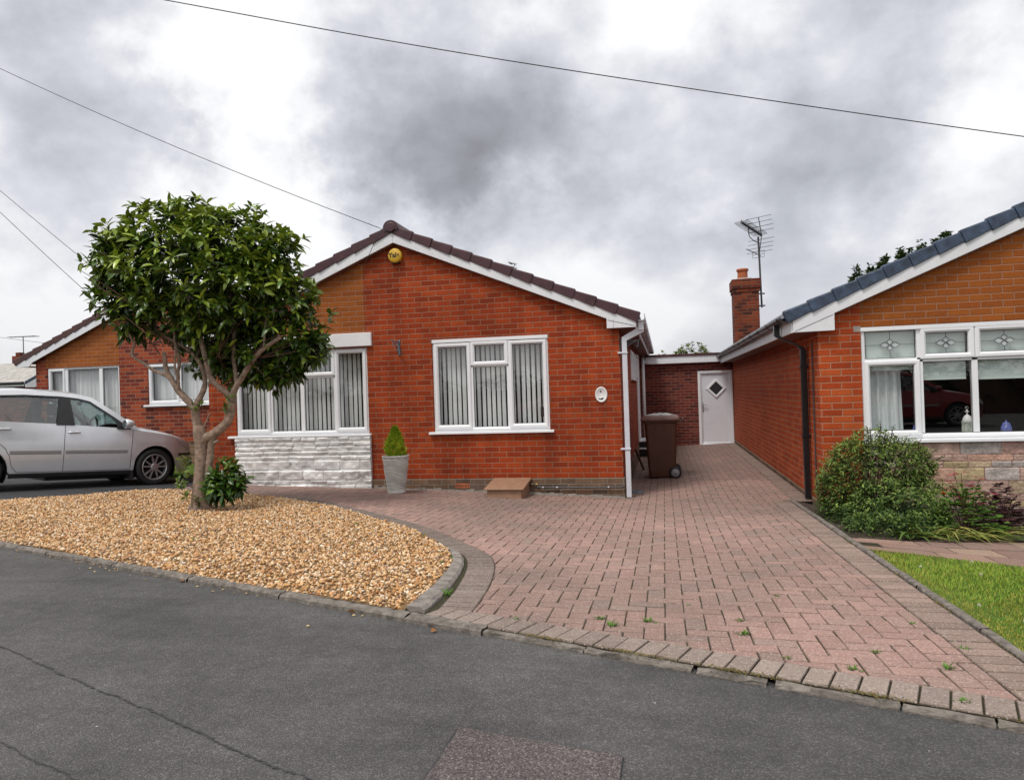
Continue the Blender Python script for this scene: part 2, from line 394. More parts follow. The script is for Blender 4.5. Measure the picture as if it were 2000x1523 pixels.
strip('front_garden', M['lawn'], -12.9, -7.0, 20, lambda x: 12.05, lambda x: 12.79, 4, lambda x, y: -1.36+.12*min(1, (y-12.05)/.5), thick=.1)

# road seams and patch
def ribbon(name, pts, w, z, mat):
    mb = MB(); P = spline([(x, y, z) for x, y in pts], 34); vs = []; dr_ = 0
    for i, p in enumerate(P):
        t = (P[min(i+1, len(P)-1)]-P[max(i-1, 0)]).normalized(); s_ = Vector((-t.y, t.x, 0))
        dr_ = dr_*.8+random.uniform(-.004, .004); off = s_*dr_; a = w*random.uniform(.12, 1.2)
        vs += [p+off+s_*a, p+off-s_*a*random.uniform(.5, 1)]
    mb.raw(vs, [(2*i, 2*i+1, 2*i+3, 2*i+2) for i in range(len(P)-1)])
    tag(mb.build(name, mat), kind='structure')
ribbon('road_seam', [(-5.2, 3.85), (-4.2, 3.42), (-3.366, 3.06), (-2.754, 2.80), (-2.224, 2.58), (-1.931, 2.455), (-1.637, 2.32), (-1.361, 2.20), (-1.0, 2.07), (-.5, 1.85)], .0065, ROADZ+.004, M['crack'])
ribbon('road_seam', [(-3.2, 2.5), (-2.461, 2.205), (-2.188, 2.10), (-1.912, 2.0), (-1.2, 1.7)], .0045, ROADZ+.004, M['crack'])
mb = MB()
pp = [(-.772, 2.535), (-.172, 2.41), (-.19, 1.7), (-.79, 1.8)]
out = []
for i in range(4):
    a, b = pp[i], pp[(i+1) % 4]
    for k in range(12):
        t = k/12; out.append((a[0]+(b[0]-a[0])*t+random.uniform(-.006, .006), a[1]+(b[1]-a[1])*t+random.uniform(-.006, .006), ROADZ+.008))
mb.face(out); tag(mb.build('road_patch', M['patch']), kind='structure')
mb = MB()
for i in range(4):
    a, b = pp[i], pp[(i+1) % 4]
    mb.tube([(a[0]+(b[0]-a[0])*t/8+random.uniform(-.004, .004), a[1]+(b[1]-a[1])*t/8, ROADZ+.001) for t in range(9)], .008, 4)
tag(mb.build('patch_seam', M['crack']), kind='structure')

# kerb edging along the road
mb = MB(); x = -9.6
def kerb_piece(mb, x0, x1, w, top, mat=0):
    n = max(3, int((x1-x0)/.05)); rings = []
    for i in range(n+1):
        x = x0+(x1-x0)*i/n; y = kerb_y(x); e = .8 if i in (0, n) else 1
        nx, ny = .3407, .9402
        prof = [(-w*.8, -.10), (-w*.8, top-.018), (-w*.55, top-.004-.01*(1-e)*4), (0, top-.01*(1-e)*4), (w*.5, top-.003), (w*.55, -.10)]
        rings.append([(x+nx*(d+random.uniform(-.006, .006)), y+ny*(d+random.uniform(-.006, .006)), -1.2+z+random.uniform(-.004, .004)) for d, z in prof])
    mb.loft(rings, mat, False, False)
while x < -.95:
    L = random.uniform(.85, .95); kerb_piece(mb, x, min(x+L-.008, -.93), .050, .012); x += L
x = -.95
for L, gap in [(.55, .006), (.48, .022), (.27, .03), (.42, .008), (.27, .008), (.34, .01), (.25, .01), (.4, .01), (.6, .01), (.9, .01), (.9, .01), (.9, .01), (.9, .01)]:
    kerb_piece(mb, x, x+L, .028, -.004); x += L+gap
tag(mb.build('kerb', M['kerb'], smooth=False), kind='structure')

# curved kerb at the tip of the gravel bed
inner = [(-1.47, 3.83), (-1.475, 4.19), (-1.515, 4.68), (-1.585, 5.11), (-1.70, 5.46), (-1.80, 5.66)]
outer = [(-1.335, 3.80), (-1.345, 4.16), (-1.395, 4.64), (-1.475, 5.09), (-1.592, 5.43), (-1.76, 5.67)]
mb = MB()
si = spline([(a, b, 0) for a, b in inner], 8); so = spline([(a, b, 0) for a, b in outer], 8)
bounds = [(0, 13), (13, 27), (27, len(si)-1)]
for a, b in bounds:
    rings = []
    for i in range(a, b+1):
        p, q = si[i].lerp(si[min(i+1, len(si)-1)], .12 if i == a and a else 0), so[i].lerp(so[min(i+1, len(so)-1)], .12 if i == a and a else 0); z = g(q.x, q.y)
        def L_(t, dz): v = p.lerp(q, t); return (v.x+random.uniform(-.003, .003), v.y+random.uniform(-.003, .003), z+dz+random.uniform(-.003, .003))
        rings.append([L_(0.1, -.06), L_(.1, .020), L_(.18, .027), L_(.80, .024), L_(.97, .008), L_(1.0, -.03)])
    mb.loft(rings, 0, False, False); mb.face(rings[0]); mb.face(rings[-1])
tag(mb.build('edging_kerb', M['kerbdark']), kind='structure')
# strip edging between drive and lawn
mb = MB(); rings = []
y = 3.0
while y < 9.0:
    L = .9; rr = []
    for k in range(7):
        yy = y+(L-.01)*k/6; z = g(1.5, yy)
        rr.append([(1.475+dx+random.uniform(-.003, .003), yy, z+dz+random.uniform(-.003, .003)) for dx, dz in [(0, -.05), (0, .012), (.008, .02), (.042, .02), (.05, .01), (.05, -.06)]])
    mb.loft(rr, 0, False, False); y += L
tag(mb.build('lawn_edging', M['kerb']), kind='structure')

# ------------------------------------------------------------------ block paving
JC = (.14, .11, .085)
def add_paver(mb, corners, zf, top, col, ch=.0045):
    """block with chamfered, dirty edges; corners: convex (x,y) outline"""
    n = len(corners); cx = sum(c[0] for c in corners)/n; cy = sum(c[1] for c in corners)/n
    dz = random.uniform(-.0015, .0015); tl = [random.uniform(-.0016, .0016) for _ in range(n)]
    def ins(x, y, e):
        d = max(1e-6, math.hypot(x-cx, y-cy)); k = max(.1, 1-e/d); return cx+(x-cx)*k, cy+(y-cy)*k
    o = [(x, y, zf(x, y)+top-.010) for x, y in corners]
    m = [(x, y, zf(x, y)+top-.005+dz+tl[i]) for i, (x, y) in enumerate(ins(x, y, .001) for x, y in corners)]
    t = [(x, y, zf(x, y)+top+dz+tl[i]) for i, (x, y) in enumerate(ins(x, y, ch*1.4) for x, y in corners)]
    mb.face(t, 0, col)
    for i in range(n):
        j = (i+1) % n
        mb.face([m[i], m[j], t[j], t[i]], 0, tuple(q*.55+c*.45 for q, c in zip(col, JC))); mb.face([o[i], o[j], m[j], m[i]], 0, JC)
def clip_half(P, f):
    out = []
    for i in range(len(P)):
        a, b = P[i], P[(i+1) % len(P)]; fa, fb = f(*a), f(*b)
        if fa >= 0: out.append(a)
        if (fa > 0) != (fb > 0) and abs(fa-fb) > 1e-12:
            t = fa/(fa-fb); out.append((a[0]+(b[0]-a[0])*t, a[1]+(b[1]-a[1])*t))
    return out
def area(P): return abs(sum(P[i][0]*P[(i+1) % len(P)][1]-P[(i+1) % len(P)][0]*P[i][1] for i in range(len(P))))/2
def pcol(x, y):
    r = random.random()
    if r < .6: c = (.355, .222, .187)
    elif r < .9: c = (.325, .213, .180)
    else: c = (.295, .207, .176)
    k = random.uniform(.88, 1.08)*(1+.08*math.sin(1.7*x+.6*y)*math.sin(1.1*y+2))
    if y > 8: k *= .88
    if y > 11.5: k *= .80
    return tuple(q*k for q in c)
pav = MB(); w = .1025; jg = .0017
ring_c = [(-1.275, 3.72), (-1.30, 4.16), (-1.36, 4.64), (-1.45, 5.09), (-1.575, 5.435), (-1.745, 5.68), (-2.05, 6.10), (-2.43, 6.57), (-2.87, 7.02), (-3.361, 7.455), (-3.99, 7.98), (-4.45, 8.32), (-4.853, 8.56), (-5.67, 8.80), (-6.3, 8.98), (-6.95, 9.17)]
rs = spline([(a, b, 0) for a, b in ring_c], 10)
cum = [0.0]
for a, b in zip(rs, rs[1:]): cum.append(cum[-1]+(b-a).length)
def on_ring(s_):
    s_ = max(0, min(s_, cum[-1]-1e-4)); i = max(k for k in range(len(cum)-1) if cum[k] <= s_)
    t = (s_-cum[i])/(cum[i+1]-cum[i]); p = rs[i].lerp(rs[i+1], t)
    ta = (rs[min(i+2, len(rs)-1)]-rs[max(i-1, 0)]).normalized(); return p, Vector((ta.y, -ta.x, 0))
ringpts = np.array([(p.x, p.y) for p in rs])
def ring_side(x, y):
    """>0 outside the gravel bed (distance from its border curve)"""
    d = np.hypot(ringpts[:, 0]-x, ringpts[:, 1]-y); i = int(d.argmin()); j0, j1 = max(i-1, 0), min(i+1, len(ringpts)-1)
    tx, ty = ringpts[j1]-ringpts[j0]; sx, sy = x-ringpts[i][0], y-ringpts[i][1]
    return float(d[i])*(1 if (sx*ty-sy*tx) > 0 else -1)
def blocked(x, y):
    if kd(x, y) < .205: return True
    if x > (1.265 if y < 9.2 else 1.525): return True
    if x < -1.0 and y < 9.4 and ring_side(x, y) < .2: return True
    if x < -.56 and y > 10.05: return True
    if x > 1.74 or x < -6.98 or y > 18.95: return True
    return False
ox, oy = -7.0, 2.7
for iy in range(0, 162):
    for ix in range(0, 86):
        t = (ix-iy) % 4
        if t == 0: a, b = 2, 1
        elif t == 3: a, b = 1, 2
        else: continue
        x0, y0 = ox+ix*w, oy+iy*w
        cs = [(x0+jg, y0+jg), (x0+a*w-jg, y0+jg), (x0+a*w-jg, y0+b*w-jg), (x0+jg, y0+b*w-jg)]
        if y0 > 19 or kd(x0, y0) < -.3: continue
        if all(blocked(*c) for c in cs): continue
        j = random.uniform(-.0015, .0015); cs = [(p+j, q-j) for p, q in cs]
        cs = clip_half(cs, lambda x, y: kd(x, y)-.226)
        xl = 1.268 if y0 < 9.2 else 1.527
        if len(cs) > 2: cs = clip_half(cs, lambda x, y: xl-x)
        if len(cs) > 2 and x0 < -1.0 and y0 < 9.4: cs = clip_half(cs, lambda x, y: ring_side(x, y)-.204)
        if len(cs) < 3 or area(cs) < .0004: continue
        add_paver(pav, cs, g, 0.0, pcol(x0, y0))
def bcol(k=1):
    r = random.uniform(.82, 1.12)*k; return (.268*r, .212*r, .180*r)
# soldier ring around the gravel bed
s_ = .0
while s_ < cum[-1]-.1:
    p0, n0 = on_ring(s_+.003); p1, n1 = on_ring(s_+w-.003)
    cs = [(p0.x, p0.y), (p0.x+n0.x*.2, p0.y+n0.y*.2), (p1.x+n1.x*.2, p1.y+n1.y*.2), (p1.x, p1.y)]
    if kd(cs[1][0], cs[1][1]) > .10 and kd(*cs[0]) > .02:
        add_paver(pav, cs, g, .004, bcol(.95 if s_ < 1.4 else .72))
    s_ += w
# soldier course along the road
x = -1.33
while x < 1.50:
    ax, ay = x, kerb_y(x); bx, by = x+(w-.006)*.9402, 0; by = kerb_y(bx)
    nx, ny = .3407, .9402
    cs = [(ax+nx*.022, ay+ny*.022), (bx+nx*.022, by+ny*.022), (bx+nx*.222, by+ny*.222), (ax+nx*.222, ay+ny*.222)]
    if all(c[0] < 1.50 for c in cs):
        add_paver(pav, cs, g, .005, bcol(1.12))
    x += w*.9402
# soldier course along the lawn
y = 3.0
while y < 18.8:
    xr = 1.472 if y < 9.2 else 1.73
    cs = [(xr-.2, y+.003), (xr-.002, y+.003), (xr-.002, y+w-.003), (xr-.2, y+w-.003)]
    if all(kd(*c) > .225 for c in cs):
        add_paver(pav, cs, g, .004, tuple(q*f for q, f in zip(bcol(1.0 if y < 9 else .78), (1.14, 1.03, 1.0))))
    y += w
tag(pav.build('driveway', M['paver'], recalc=False), kind='structure')
# neighbour's path slabs
mb = MB(); xx = 1.53
while xx < 6.5:
    L = random.choice([.3, .4, .45]); yy = yp(xx)
    rows = 3
    for r in range(rows):
        a0, a1 = r/rows, (r+1)/rows
        def pt(x, t): return (x, yp(x)+(ys(x)+.02-yp(x))*t)
        sh = .15*(r % 2)
        cs = [pt(max(1.53, xx+sh)+.004, a0+.01), pt(xx+L+sh-.004, a0+.01), pt(xx+L+sh-.004, a1-.01), pt(max(1.53, xx+sh)+.004, a1-.01)]
        k = random.uniform(.85, 1.1); base = random.choice([(.30, .19, .15), (.33, .23, .17), (.27, .17, .14)])
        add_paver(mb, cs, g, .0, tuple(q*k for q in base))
    xx += L
tag(mb.build('garden_path', M['slab'], recalc=False), kind='structure')
strip('path_base', M['joint'], 1.525, 7, 20, lambda x: yp(x)-.03, lambda x: ys(x)+.05, 3, lambda x, y: g(x, y)-.014)

# ------------------------------------------------------------------ gravel bed
bed_poly = np.array([(-9.45, 6.63), (-8.42, 7.66), (-6.88, 9.10), (-6.0, 8.88), (-5.67, 8.77), (-4.853, 8.54), (-3.99, 7.96), (-3.361, 7.435), (-2.437, 6.55), (-1.80, 5.68), (-1.68, 5.42), (-1.57, 5.10), (-1.50, 4.68), (-1.46, 4.2), (-1.45, 3.76)]+[(x, kerb_y(x)+.012) for x in (-2.5, -4, -6, -8)])
def in_poly(x, y, P):
    c = np.zeros(len(x), bool); j = len(P)-1
    for i in range(len(P)):
        xi, yi = P[i]; xj, yj = P[j]
        c ^= ((yi > y) != (yj > y)) & (x < (xj-xi)*(y-yi)/(yj-yi+1e-12)+xi); j = i
    return c
def bed_z(x, y):
    return gv(x, y)+.010+.012*np.clip(kd(x, y)/1.2, 0, 1)+.010*np.sin(x*3.1+y)*np.sin(y*2.7)
mb = MB(); mb.face([(a, b, float(bed_z(np.array(a), np.array(b)))-.004) for a, b in bed_poly])
bm = bmesh.new(); me = bpy.data.meshes.new('gravel_bed')
for a, b in bed_poly: bm.verts.new((a, b, 0))
bm.faces.new(bm.verts[:]); bmesh.ops.triangulate(bm, faces=bm.faces[:])
for _ in range(4): bmesh.ops.subdivide_edges(bm, edges=bm.edges[:], cuts=1, use_grid_fill=True)
for v in bm.verts: v.co.z = float(bed_z(np.array(v.co.x), np.array(v.co.y)))-.004
bm.to_mesh(me); bm.free(); me.materials.append(M['bedsand']); tag(link_mesh('gravel_bed', me), kind='structure')

ph = (1+5**.5)/2
ICO = np.array([(-1, ph, 0), (1, ph, 0), (-1, -ph, 0), (1, -ph, 0), (0, -1, ph), (0, 1, ph), (0, -1, -ph), (0, 1, -ph), (ph, 0, -1), (ph, 0, 1), (-ph, 0, -1), (-ph, 0, 1)])/math.sqrt(1+ph*ph)
ICOF = np.array([(0, 11, 5), (0, 5, 1), (0, 1, 7), (0, 7, 10), (0, 10, 11), (1, 5, 9), (5, 11, 4), (11, 10, 2), (10, 7, 6), (7, 1, 8), (3, 9, 4), (3, 4, 2), (3, 2, 6), (3, 6, 8), (3, 8, 9), (4, 9, 5), (2, 4, 11), (6, 2, 10), (8, 6, 7), (9, 8, 1)])
def stones(N, xr, yr, poly, rmin, rmax):
    x = rng.uniform(*xr, N); y = rng.uniform(*yr, N); k = in_poly(x, y, poly); x, y = x[k], y[k]; n = len(x)
    r = rmin+(rmax-rmin)*rng.beta(1.6, 3.5, n)
    sc = np.stack([r*rng.uniform(.8, 1.5, n), r*rng.uniform(.7, 1.05, n), r*rng.uniform(.42, .8, n)], 1)
    q = rng.normal(size=(n, 4)); q[:, 1:3] *= .45; q /= np.linalg.norm(q, axis=1)[:, None]
    w_, a, b, c = q.T
    Rm = np.stack([np.stack([1-2*(b*b+c*c), 2*(a*b-c*w_), 2*(a*c+b*w_)], -1), np.stack([2*(a*b+c*w_), 1-2*(a*a+c*c), 2*(b*c-a*w_)], -1), np.stack([2*(a*c-b*w_), 2*(b*c+a*w_), 1-2*(a*a+b*b)], -1)], 1)
    jit = 1+rng.uniform(-.22, .22, (n, 12, 1))
    v = np.einsum('nij,nkj->nki', Rm, ICO[None]*jit*sc[:, None, :])
    z = bed_z(x, y)+r*rng.uniform(-.1, .75, n)
    v += np.stack([x, y, z], 1)[:, None, :]
    f = (ICOF[None]+12*np.arange(n)[:, None, None]).reshape(-1, 3)
    pal = np.array([(.52, .33, .155), (.44, .25, .10), (.60, .44, .26), (.36, .19, .085), (.66, .54, .38), (.30, .22, .16), (.48, .27, .13), (.70, .62, .50), (.17, .12, .09), (.54, .36, .19)])
    ci = rng.choice(len(pal), n, p=[.19, .13, .17, .09, .13, .07, .08, .06, .02, .06])
    col = np.clip(pal[ci]*np.array((1.20, 1.12, 1.06))*rng.uniform(.8, 1.15, (n, 1)), 0, .85)
    return v.reshape(-1, 3), f, np.repeat(col, 20, 0)
V1, F1, C1 = stones(80000, (-9.6, -1.4), (3.6, 9.2), bed_poly, .0065, .0195)
o = np_mesh('gravel', V1, F1, M['gravelstone'], cols=C1); tag(o, 'golden tan gravel filling the bed around the tree', 'gravel', kind='stuff')

spx = rng.uniform(-5.5, -1.5, 60); spy = kerb_y(spx)-rng.gamma(1.4, .05, 60)
for q in range(1):
    n_ = len(spx); rr_ = rng.uniform(.005, .011, n_); jit = 1+rng.uniform(-.25, .25, (n_, 12, 1))
    vv = ICO[None]*jit*np.stack([rr_*1.2, rr_*.9, rr_*.6], 1)[:, None, :]+np.stack([spx, spy, np.full(n_, ROADZ)+rr_*.5], 1)[:, None, :]
    np_o = np_mesh('spilled_gravel', vv.reshape(-1, 3), (ICOF[None]+12*np.arange(n_)[:, None, None]).reshape(-1, 3), M['gravelstone'], cols=np.repeat(np.array([(.5, .36, .2)]*n_)*rng.uniform(.5, 1.2, (n_, 1)), 20, 0))
    tag(np_o, 'loose gravel stones spilled over the kerb on to the road', 'gravel', kind='stuff')
# grass on the neighbour's lawn
N = 150000
x = rng.uniform(1.535, 6.0, N); y = rng.uniform(2.2, 6.2, N)
kk = (y < 6.1-.66*(x-1.54)+.03) & (kd(x, y) > .06) & (x < 2.4+.42*(y+1.2)) ; x, y = x[kk], y[kk]; n = len(x)
zz = gv(x, y)-.012
patch = np.sin(x*2.3+1)*np.sin(y*1.9+.4)+.5*np.sin(x*5.1)*np.sin(y*4.3)
hgt = rng.uniform(.010, .026, n)*(1+.25*patch); ang = rng.uniform(0, 6.283, n); ln = rng.uniform(.2, 1.0, n)*hgt
bw = rng.uniform(.0018, .0035, n)
dx, dy = np.cos(ang), np.sin(ang)
b0 = np.stack([x-dy*bw, y+dx*bw, zz], 1); b1 = np.stack([x+dy*bw, y-dx*bw, zz], 1); tp = np.stack([x+dx*ln, y+dy*ln, zz+hgt], 1)
v = np.stack([b0, b1, tp], 1).reshape(-1, 3); f = np.arange(3*n).reshape(-1, 3)
mixf = np.clip(.5+.35*patch+rng.normal(0, .22, n), 0, 1)[:, None]
colr = (np.array((.15, .29, .025))*(1-mixf)+np.array((.32, .42, .06))*mixf)
yel = (rng.random(n) < .14+.35*(patch < -.3)+.3*((x-1.53) < .12)); colr[yel] = np.array((.40, .35, .07))
o = np_mesh('lawn_grass', v, f, M['grass'], cols=colr*rng.uniform(.75, 1.2, (n, 1))); tag(o, 'short bright green grass of the small lawn beside the driveway', 'grass', kind='stuff')

# ------------------------------------------------------------------ wall building
def mp_front(y0): return lambda p: (p[0], y0-p[2], p[1])           # (u,v,w) w towards the street
def mp_side(x0, s): return lambda p: (x0+s*p[2], p[0], p[1])       # u along Y
def clip_top(poly, top):
    out = []
    for i in range(len(poly)):
        a, b = poly[i], poly[(i+1) % len(poly)]
        da, db = top(a[0])-a[1], top(b[0])-b[1]
        if da >= 0: out.append(a)
        if (da > 1e-9 and db < -1e-9) or (da < -1e-9 and db > 1e-9):
            t = da/(da-db); out.append((a[0]+(b[0]-a[0])*t, a[1]+(b[1]-a[1])*t))
    return out
def wall(mb, mp, us, vs, holes, top=None, matf=lambda u, v: 0, depth=.10, revmat=0):
    holes = [(a, b-.03, c, d) for a, b, c, d in holes]
    us = sorted(set(us+[h[0] for h in holes]+[h[2] for h in holes])); vs = sorted(set(vs+[h[1] for h in holes]+[h[3] for h in holes]))
    for a, b in zip(us, us[1:]):
        for c, d in zip(vs, vs[1:]):
            cu, cv = (a+b)/2, (c+d)/2
            if any(h[0] < cu < h[2] and h[1] < cv < h[3] for h in holes): continue
            P = [(a, c), (b, c), (b, d), (a, d)]
            if top: P = clip_top(P, top)
            if len(P) >= 3: mb.face([mp((u, v, 0)) for u, v in P], matf(cu, cv))
    for u0, v0, u1, v1 in holes:
        q = [(u0, v0), (u1, v0), (u1, v1), (u0, v1)]
        for i in range(4):
            a, b = q[i], q[(i+1) % 4]
            mb.face([mp((*a, 0)), mp((*b, 0)), mp((*b, -depth)), mp((*a, -depth))], revmat)
def ringframe(mb, mp, u0, v0, u1, v1, wid, w0, w1, ch=.008, mi=0):
    def rect(e, w): return [mp((u0+e, v0+e, w)), mp((u1-e, v0+e, w)), mp((u1-e, v1-e, w)), mp((u0+e, v1-e, w))]
    mb.loft([rect(0, w0), rect(0, w1-ch), rect(ch, w1), rect(wid-ch*2, w1), rect(wid, w1-ch*1.8), rect(wid, w0)], mi)
def window(parent, mp, rect, bars, sashes, panes, sill=None, fw=.05, w=(-.09, -.02), lead=None, glass='glass', head=0):
    u0, v0, u1, v1 = rect
    mb = MB(); ringframe(mb, mp, u0, v0, u1, v1, fw, w[0], w[1])
    for a, b, c, d in bars: mb.box((a, b, w[0]+.01), (c, d, w[1]-.004), M=mp)
    if head: mb.box((u0-.012, v1-head, w[1]-.03), (u1+.012, v1+.004, w[1]+.02), M=mp)
    fr = mb.build('window', M['upvc'], parent, bevel=.003)
    for a, b, c, d in sashes:
        mb = MB(); ringframe(mb, mp, a, b, c, d, .058, w[1]-.05, w[1]+.018, .010); mb.build('casement', M['upvc'], fr)
    for a, b, c, d in panes:
        mb = MB(); mb.face([mp((a, b, w[1]-.035)), mp((c, b, w[1]-.035)), mp((c, d, w[1]-.035)), mp((a, d, w[1]-.035))]); mb.build('pane', M[glass], fr)
        # dark gasket round the pane
        mb = MB(); ringframe(mb, mp, a, b, c, d, .006, w[1]-.04, w[1]-.031, .001); mb.build('gasket', M['rubber'], fr)
    if sill:
        a, b, z0, z1, out = sill
        mb = MB(); mb.prism([(-.06, z0+.01), (out, z0), (out, z1-.012), (-.06, z1)], a, b, lambda p: mp((p[2], p[1], p[0]))); mb.build('sill', M['upvc'], fr, bevel=.004)
    return fr
def room(parent, mp, u0, v0, u1, v1, w0, w1, mat, name='room'):
    mb = MB(); q = lambda u, v, w_: mp((u, v, w_))
    mb.face([q(u0, v0, w1), q(u1, v0, w1), q(u1, v1, w1), q(u0, v1, w1)])
    mb.face([q(u0, v0, w0), q(u1, v0, w0), q(u1, v0, w1), q(u0, v0, w1)]); mb.face([q(u0, v1, w0), q(u1, v1, w0), q(u1, v1, w1), q(u0, v1, w1)])
    mb.face([q(u0, v0, w0), q(u0, v1, w0), q(u0, v1, w1), q(u0, v0, w1)]); mb.face([q(u1, v0, w0), q(u1, v1, w0), q(u1, v1, w1), q(u1, v0, w1)])
    return mb.build(name, mat, parent)
def verge_tiles(mb, mp, xa, za, xe, ze, n, drop, lift, y0, y1, lap=.02):
    """cap tiles climbing from eave (xa,za) to (xe,ze): each a stepped wedge"""
    L = math.hypot(xe-xa, ze-za); ux, uz = (xe-xa)/L, (ze-za)/L; px, pz = (-uz, ux) if ux > 0 else (uz, -ux)
    for i in range(n):
        s0, s1 = L*i/n, L*(i+1)/n+.03
        def P(s_, h, yw): return mp((xa+ux*s_+px*h, za+uz*s_+pz*h, yw))
        h0, h1 = lift+.024, lift+.002
        pts = [(s0, -drop), (s0, h0-.012), (s0+.012, h0), (s1, h1), (s1, -drop+.016)]
        k0, k1 = 0, -.014
        ys_ = [k0, k0, k0, k1, k1]
        r0 = [P(s_, h, y0) for s_, h in pts]; r1 = [P(s_, h, y1-.014+q) for (s_, h), q in zip(pts, ys_)]
        r2 = [P(s_, h-(.013 if h > 0 else -.002), y1+q) for (s_, h), q in zip(pts, ys_)]
        mb.loft([r0, r1, r2], 0, True, True)
def roof_plane(mb, mp, xa, za, xe, ze, y0, y1, courses=11, thick=.06):
    for i in range(courses):
        t0, t1 = i/courses, (i+1)/courses+.01
        a = (xa+(xe-xa)*t0, za+(ze-za)*t0+.022); b = (xa+(xe-xa)*t1, za+(ze-za)*t1)
        mb.prism([(a[0], a[1]-thick), (b[0], b[1]-thick), b, a], y0, y1, mp)
def gutter_tube(mb, pts, r, sq=False):
    mb.tube(pts, r, 4 if sq else 10)

# ------------------------------------------------------------------ main bungalow
bung = thing('bungalow', 'red brick bungalow with maroon gable roof, two white windows and white stone panel', 'bungalow', (-3.8, 10.04, -1.4))
FY = 10.04; mpM = mp_front(FY); SL = .4148
topM = lambda u: 2.40-SL*abs(u+3.84)
LW = (-6.52, -.535, -4.315, .745); RW = (-3.297, -.535, -1.578, .805)
mb = MB()
def mM(u, v): return 1 if (-6.53 < u < -4.335 and v > .94) else 0
wall(mb, mpM, [-6.985, -6.53, -4.335, -3.84, -.575], [-1.8, -1.2265, .955, 3], [LW, RW], topM, mM, .12)
# side and rear walls
SW = (13.45, .19, 15.7, .72); SD = (16.4, -1.2, 17.35, .78)
wall(mb, mp_side(-.575, 1), [10.04, 20.2], [-1.8, .99], [SW, SD], None, lambda u, v: 0, .1)
wall(mb, mp_side(-6.985, -1), [10.04, 20.2], [-1.8, .99], [])
mb.face([(-6.985, 20.2, -1.8), (-.575, 20.2, -1.8), (-.575, 20.2, .99), (-3.84, 20.2, 2.40), (-6.985, 20.2, .99)])
mb.build('wall', [M['brick'], M['ochre']], bung)
mb = MB()
mb.box((-4.29, FY-.018, -1.9), (-.572, FY+.05, -1.2275)); mb.box((-.60, FY-.017, -1.9), (-.555, FY+6, -1.2285))
mb.build('plinth', M['plinth'], bung, bevel=.006)
# weathered mortar ledge
mb = MB()
for i in range(60):
    xx = -4.25+i*.0615; mb.box((xx, FY-.026-random.uniform(0, .012), g(xx, FY)-.03), (xx+.06, FY-.01, g(xx, FY)+random.uniform(.012, .04)))
mb.build('foundation_edge', M['cement'], bung)
mb = MB(); mb.box((-3.0, FY-.021, -1.36), (-2.78, FY-.0, -1.295)); ab = mb.build('air_brick', M['terracotta'], bung)
mb = MB()
for i in range(9): mb.box((-2.99+i*.023, FY-.0225, -1.345), (-2.98+i*.023, FY-.015, -1.31))
mb.build('vent_slots', M['black'], ab)
# lintel
mb = MB(); mb.box((-6.60, FY-.045, .762), (-4.226, FY+.02, .962)); mb.build('lintel', M['render'], bung, bevel=.008)
# windows
bars = [(-5.955, -.49, -5.90, .70), (-5.425, -.49, -5.365, .70), (-4.875, -.49, -4.82, .70), (-5.93, .315, -4.85, .37)]
window(bung, mpM, LW, bars, [(-6.495, -.505, -5.93, .725), (-4.845, -.505, -4.34, .725), (-5.928, .345, -5.397, .725), (-5.393, .345, -4.848, .725)],
       [(-6.437, -.447, -5.988, .667), (-5.905, -.475, -5.42, .318), (-5.365, -.475, -4.872, .318), (-4.787, -.447, -4.398, .667), (-5.87, .403, -5.455, .667), (-5.335, .403, -4.906, .667)],
       (-6.64, -4.275, -.578, -.535, .06))
bars = [(-2.745, -.49, -2.69, .76), (-2.19, -.49, -2.135, .76), (-2.72, .385, -2.16, .425)]
window(bung, mpM, RW, bars, [(-3.27, -.505, -2.722, .745), (-2.158, -.505, -1.603, .745), (-2.718, .405, -2.162, .755)],
       [(-3.212, -.447, -2.78, .687), (-2.69, -.485, -2.19, .385), (-2.10, -.447, -1.661, .687), (-2.66, .463, -2.22, .697)],
       (-3.365, -1.52, -.578, -.535, .06), head=.05)
mb = MB(); mb.box((-1.72, FY+.062, -.36), (-1.672, FY+.0635, -.22)); mb.build('window_sticker', M['black'], bung)
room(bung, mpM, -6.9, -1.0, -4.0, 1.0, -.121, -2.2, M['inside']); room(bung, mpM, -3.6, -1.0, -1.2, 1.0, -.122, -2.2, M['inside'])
def vblind(rect, label, skip=()):
    u0, v0, u1, v1 = rect; mb = MB(); u = u0; i = 0
    while u < u1-.03:
        a = random.uniform(.95, 1.12); hw = .0445; mb_col = None
        if i not in skip:
            dx, dy = .0235*random.uniform(.85, 1.15), .008
            p0, p1 = (u-dx, FY+.20-dy), (u+dx, FY+.20+dy)
            tw = random.uniform(-.004, .004)
            mb.face([(*p0, v0), (*p1, v0), (p1[0]+tw, p1[1], v1), (p0[0]+tw, p0[1], v1)])
        u += .0745; i += 1
    mb.box((u0-.05, FY+.17, v1), (u1, FY+.23, v1+.03))
    o = mb.build('vertical_blind', M['blind']); ORG[o]
    return tag(o, label, 'window blind')
vblind((-6.47, -.50, -4.36, .72), 'vertical slatted blind behind the window above the white stone panel')
vblind((-3.25, -.50, -1.62, .75), 'vertical slatted blind behind the window right of the potted conifer')

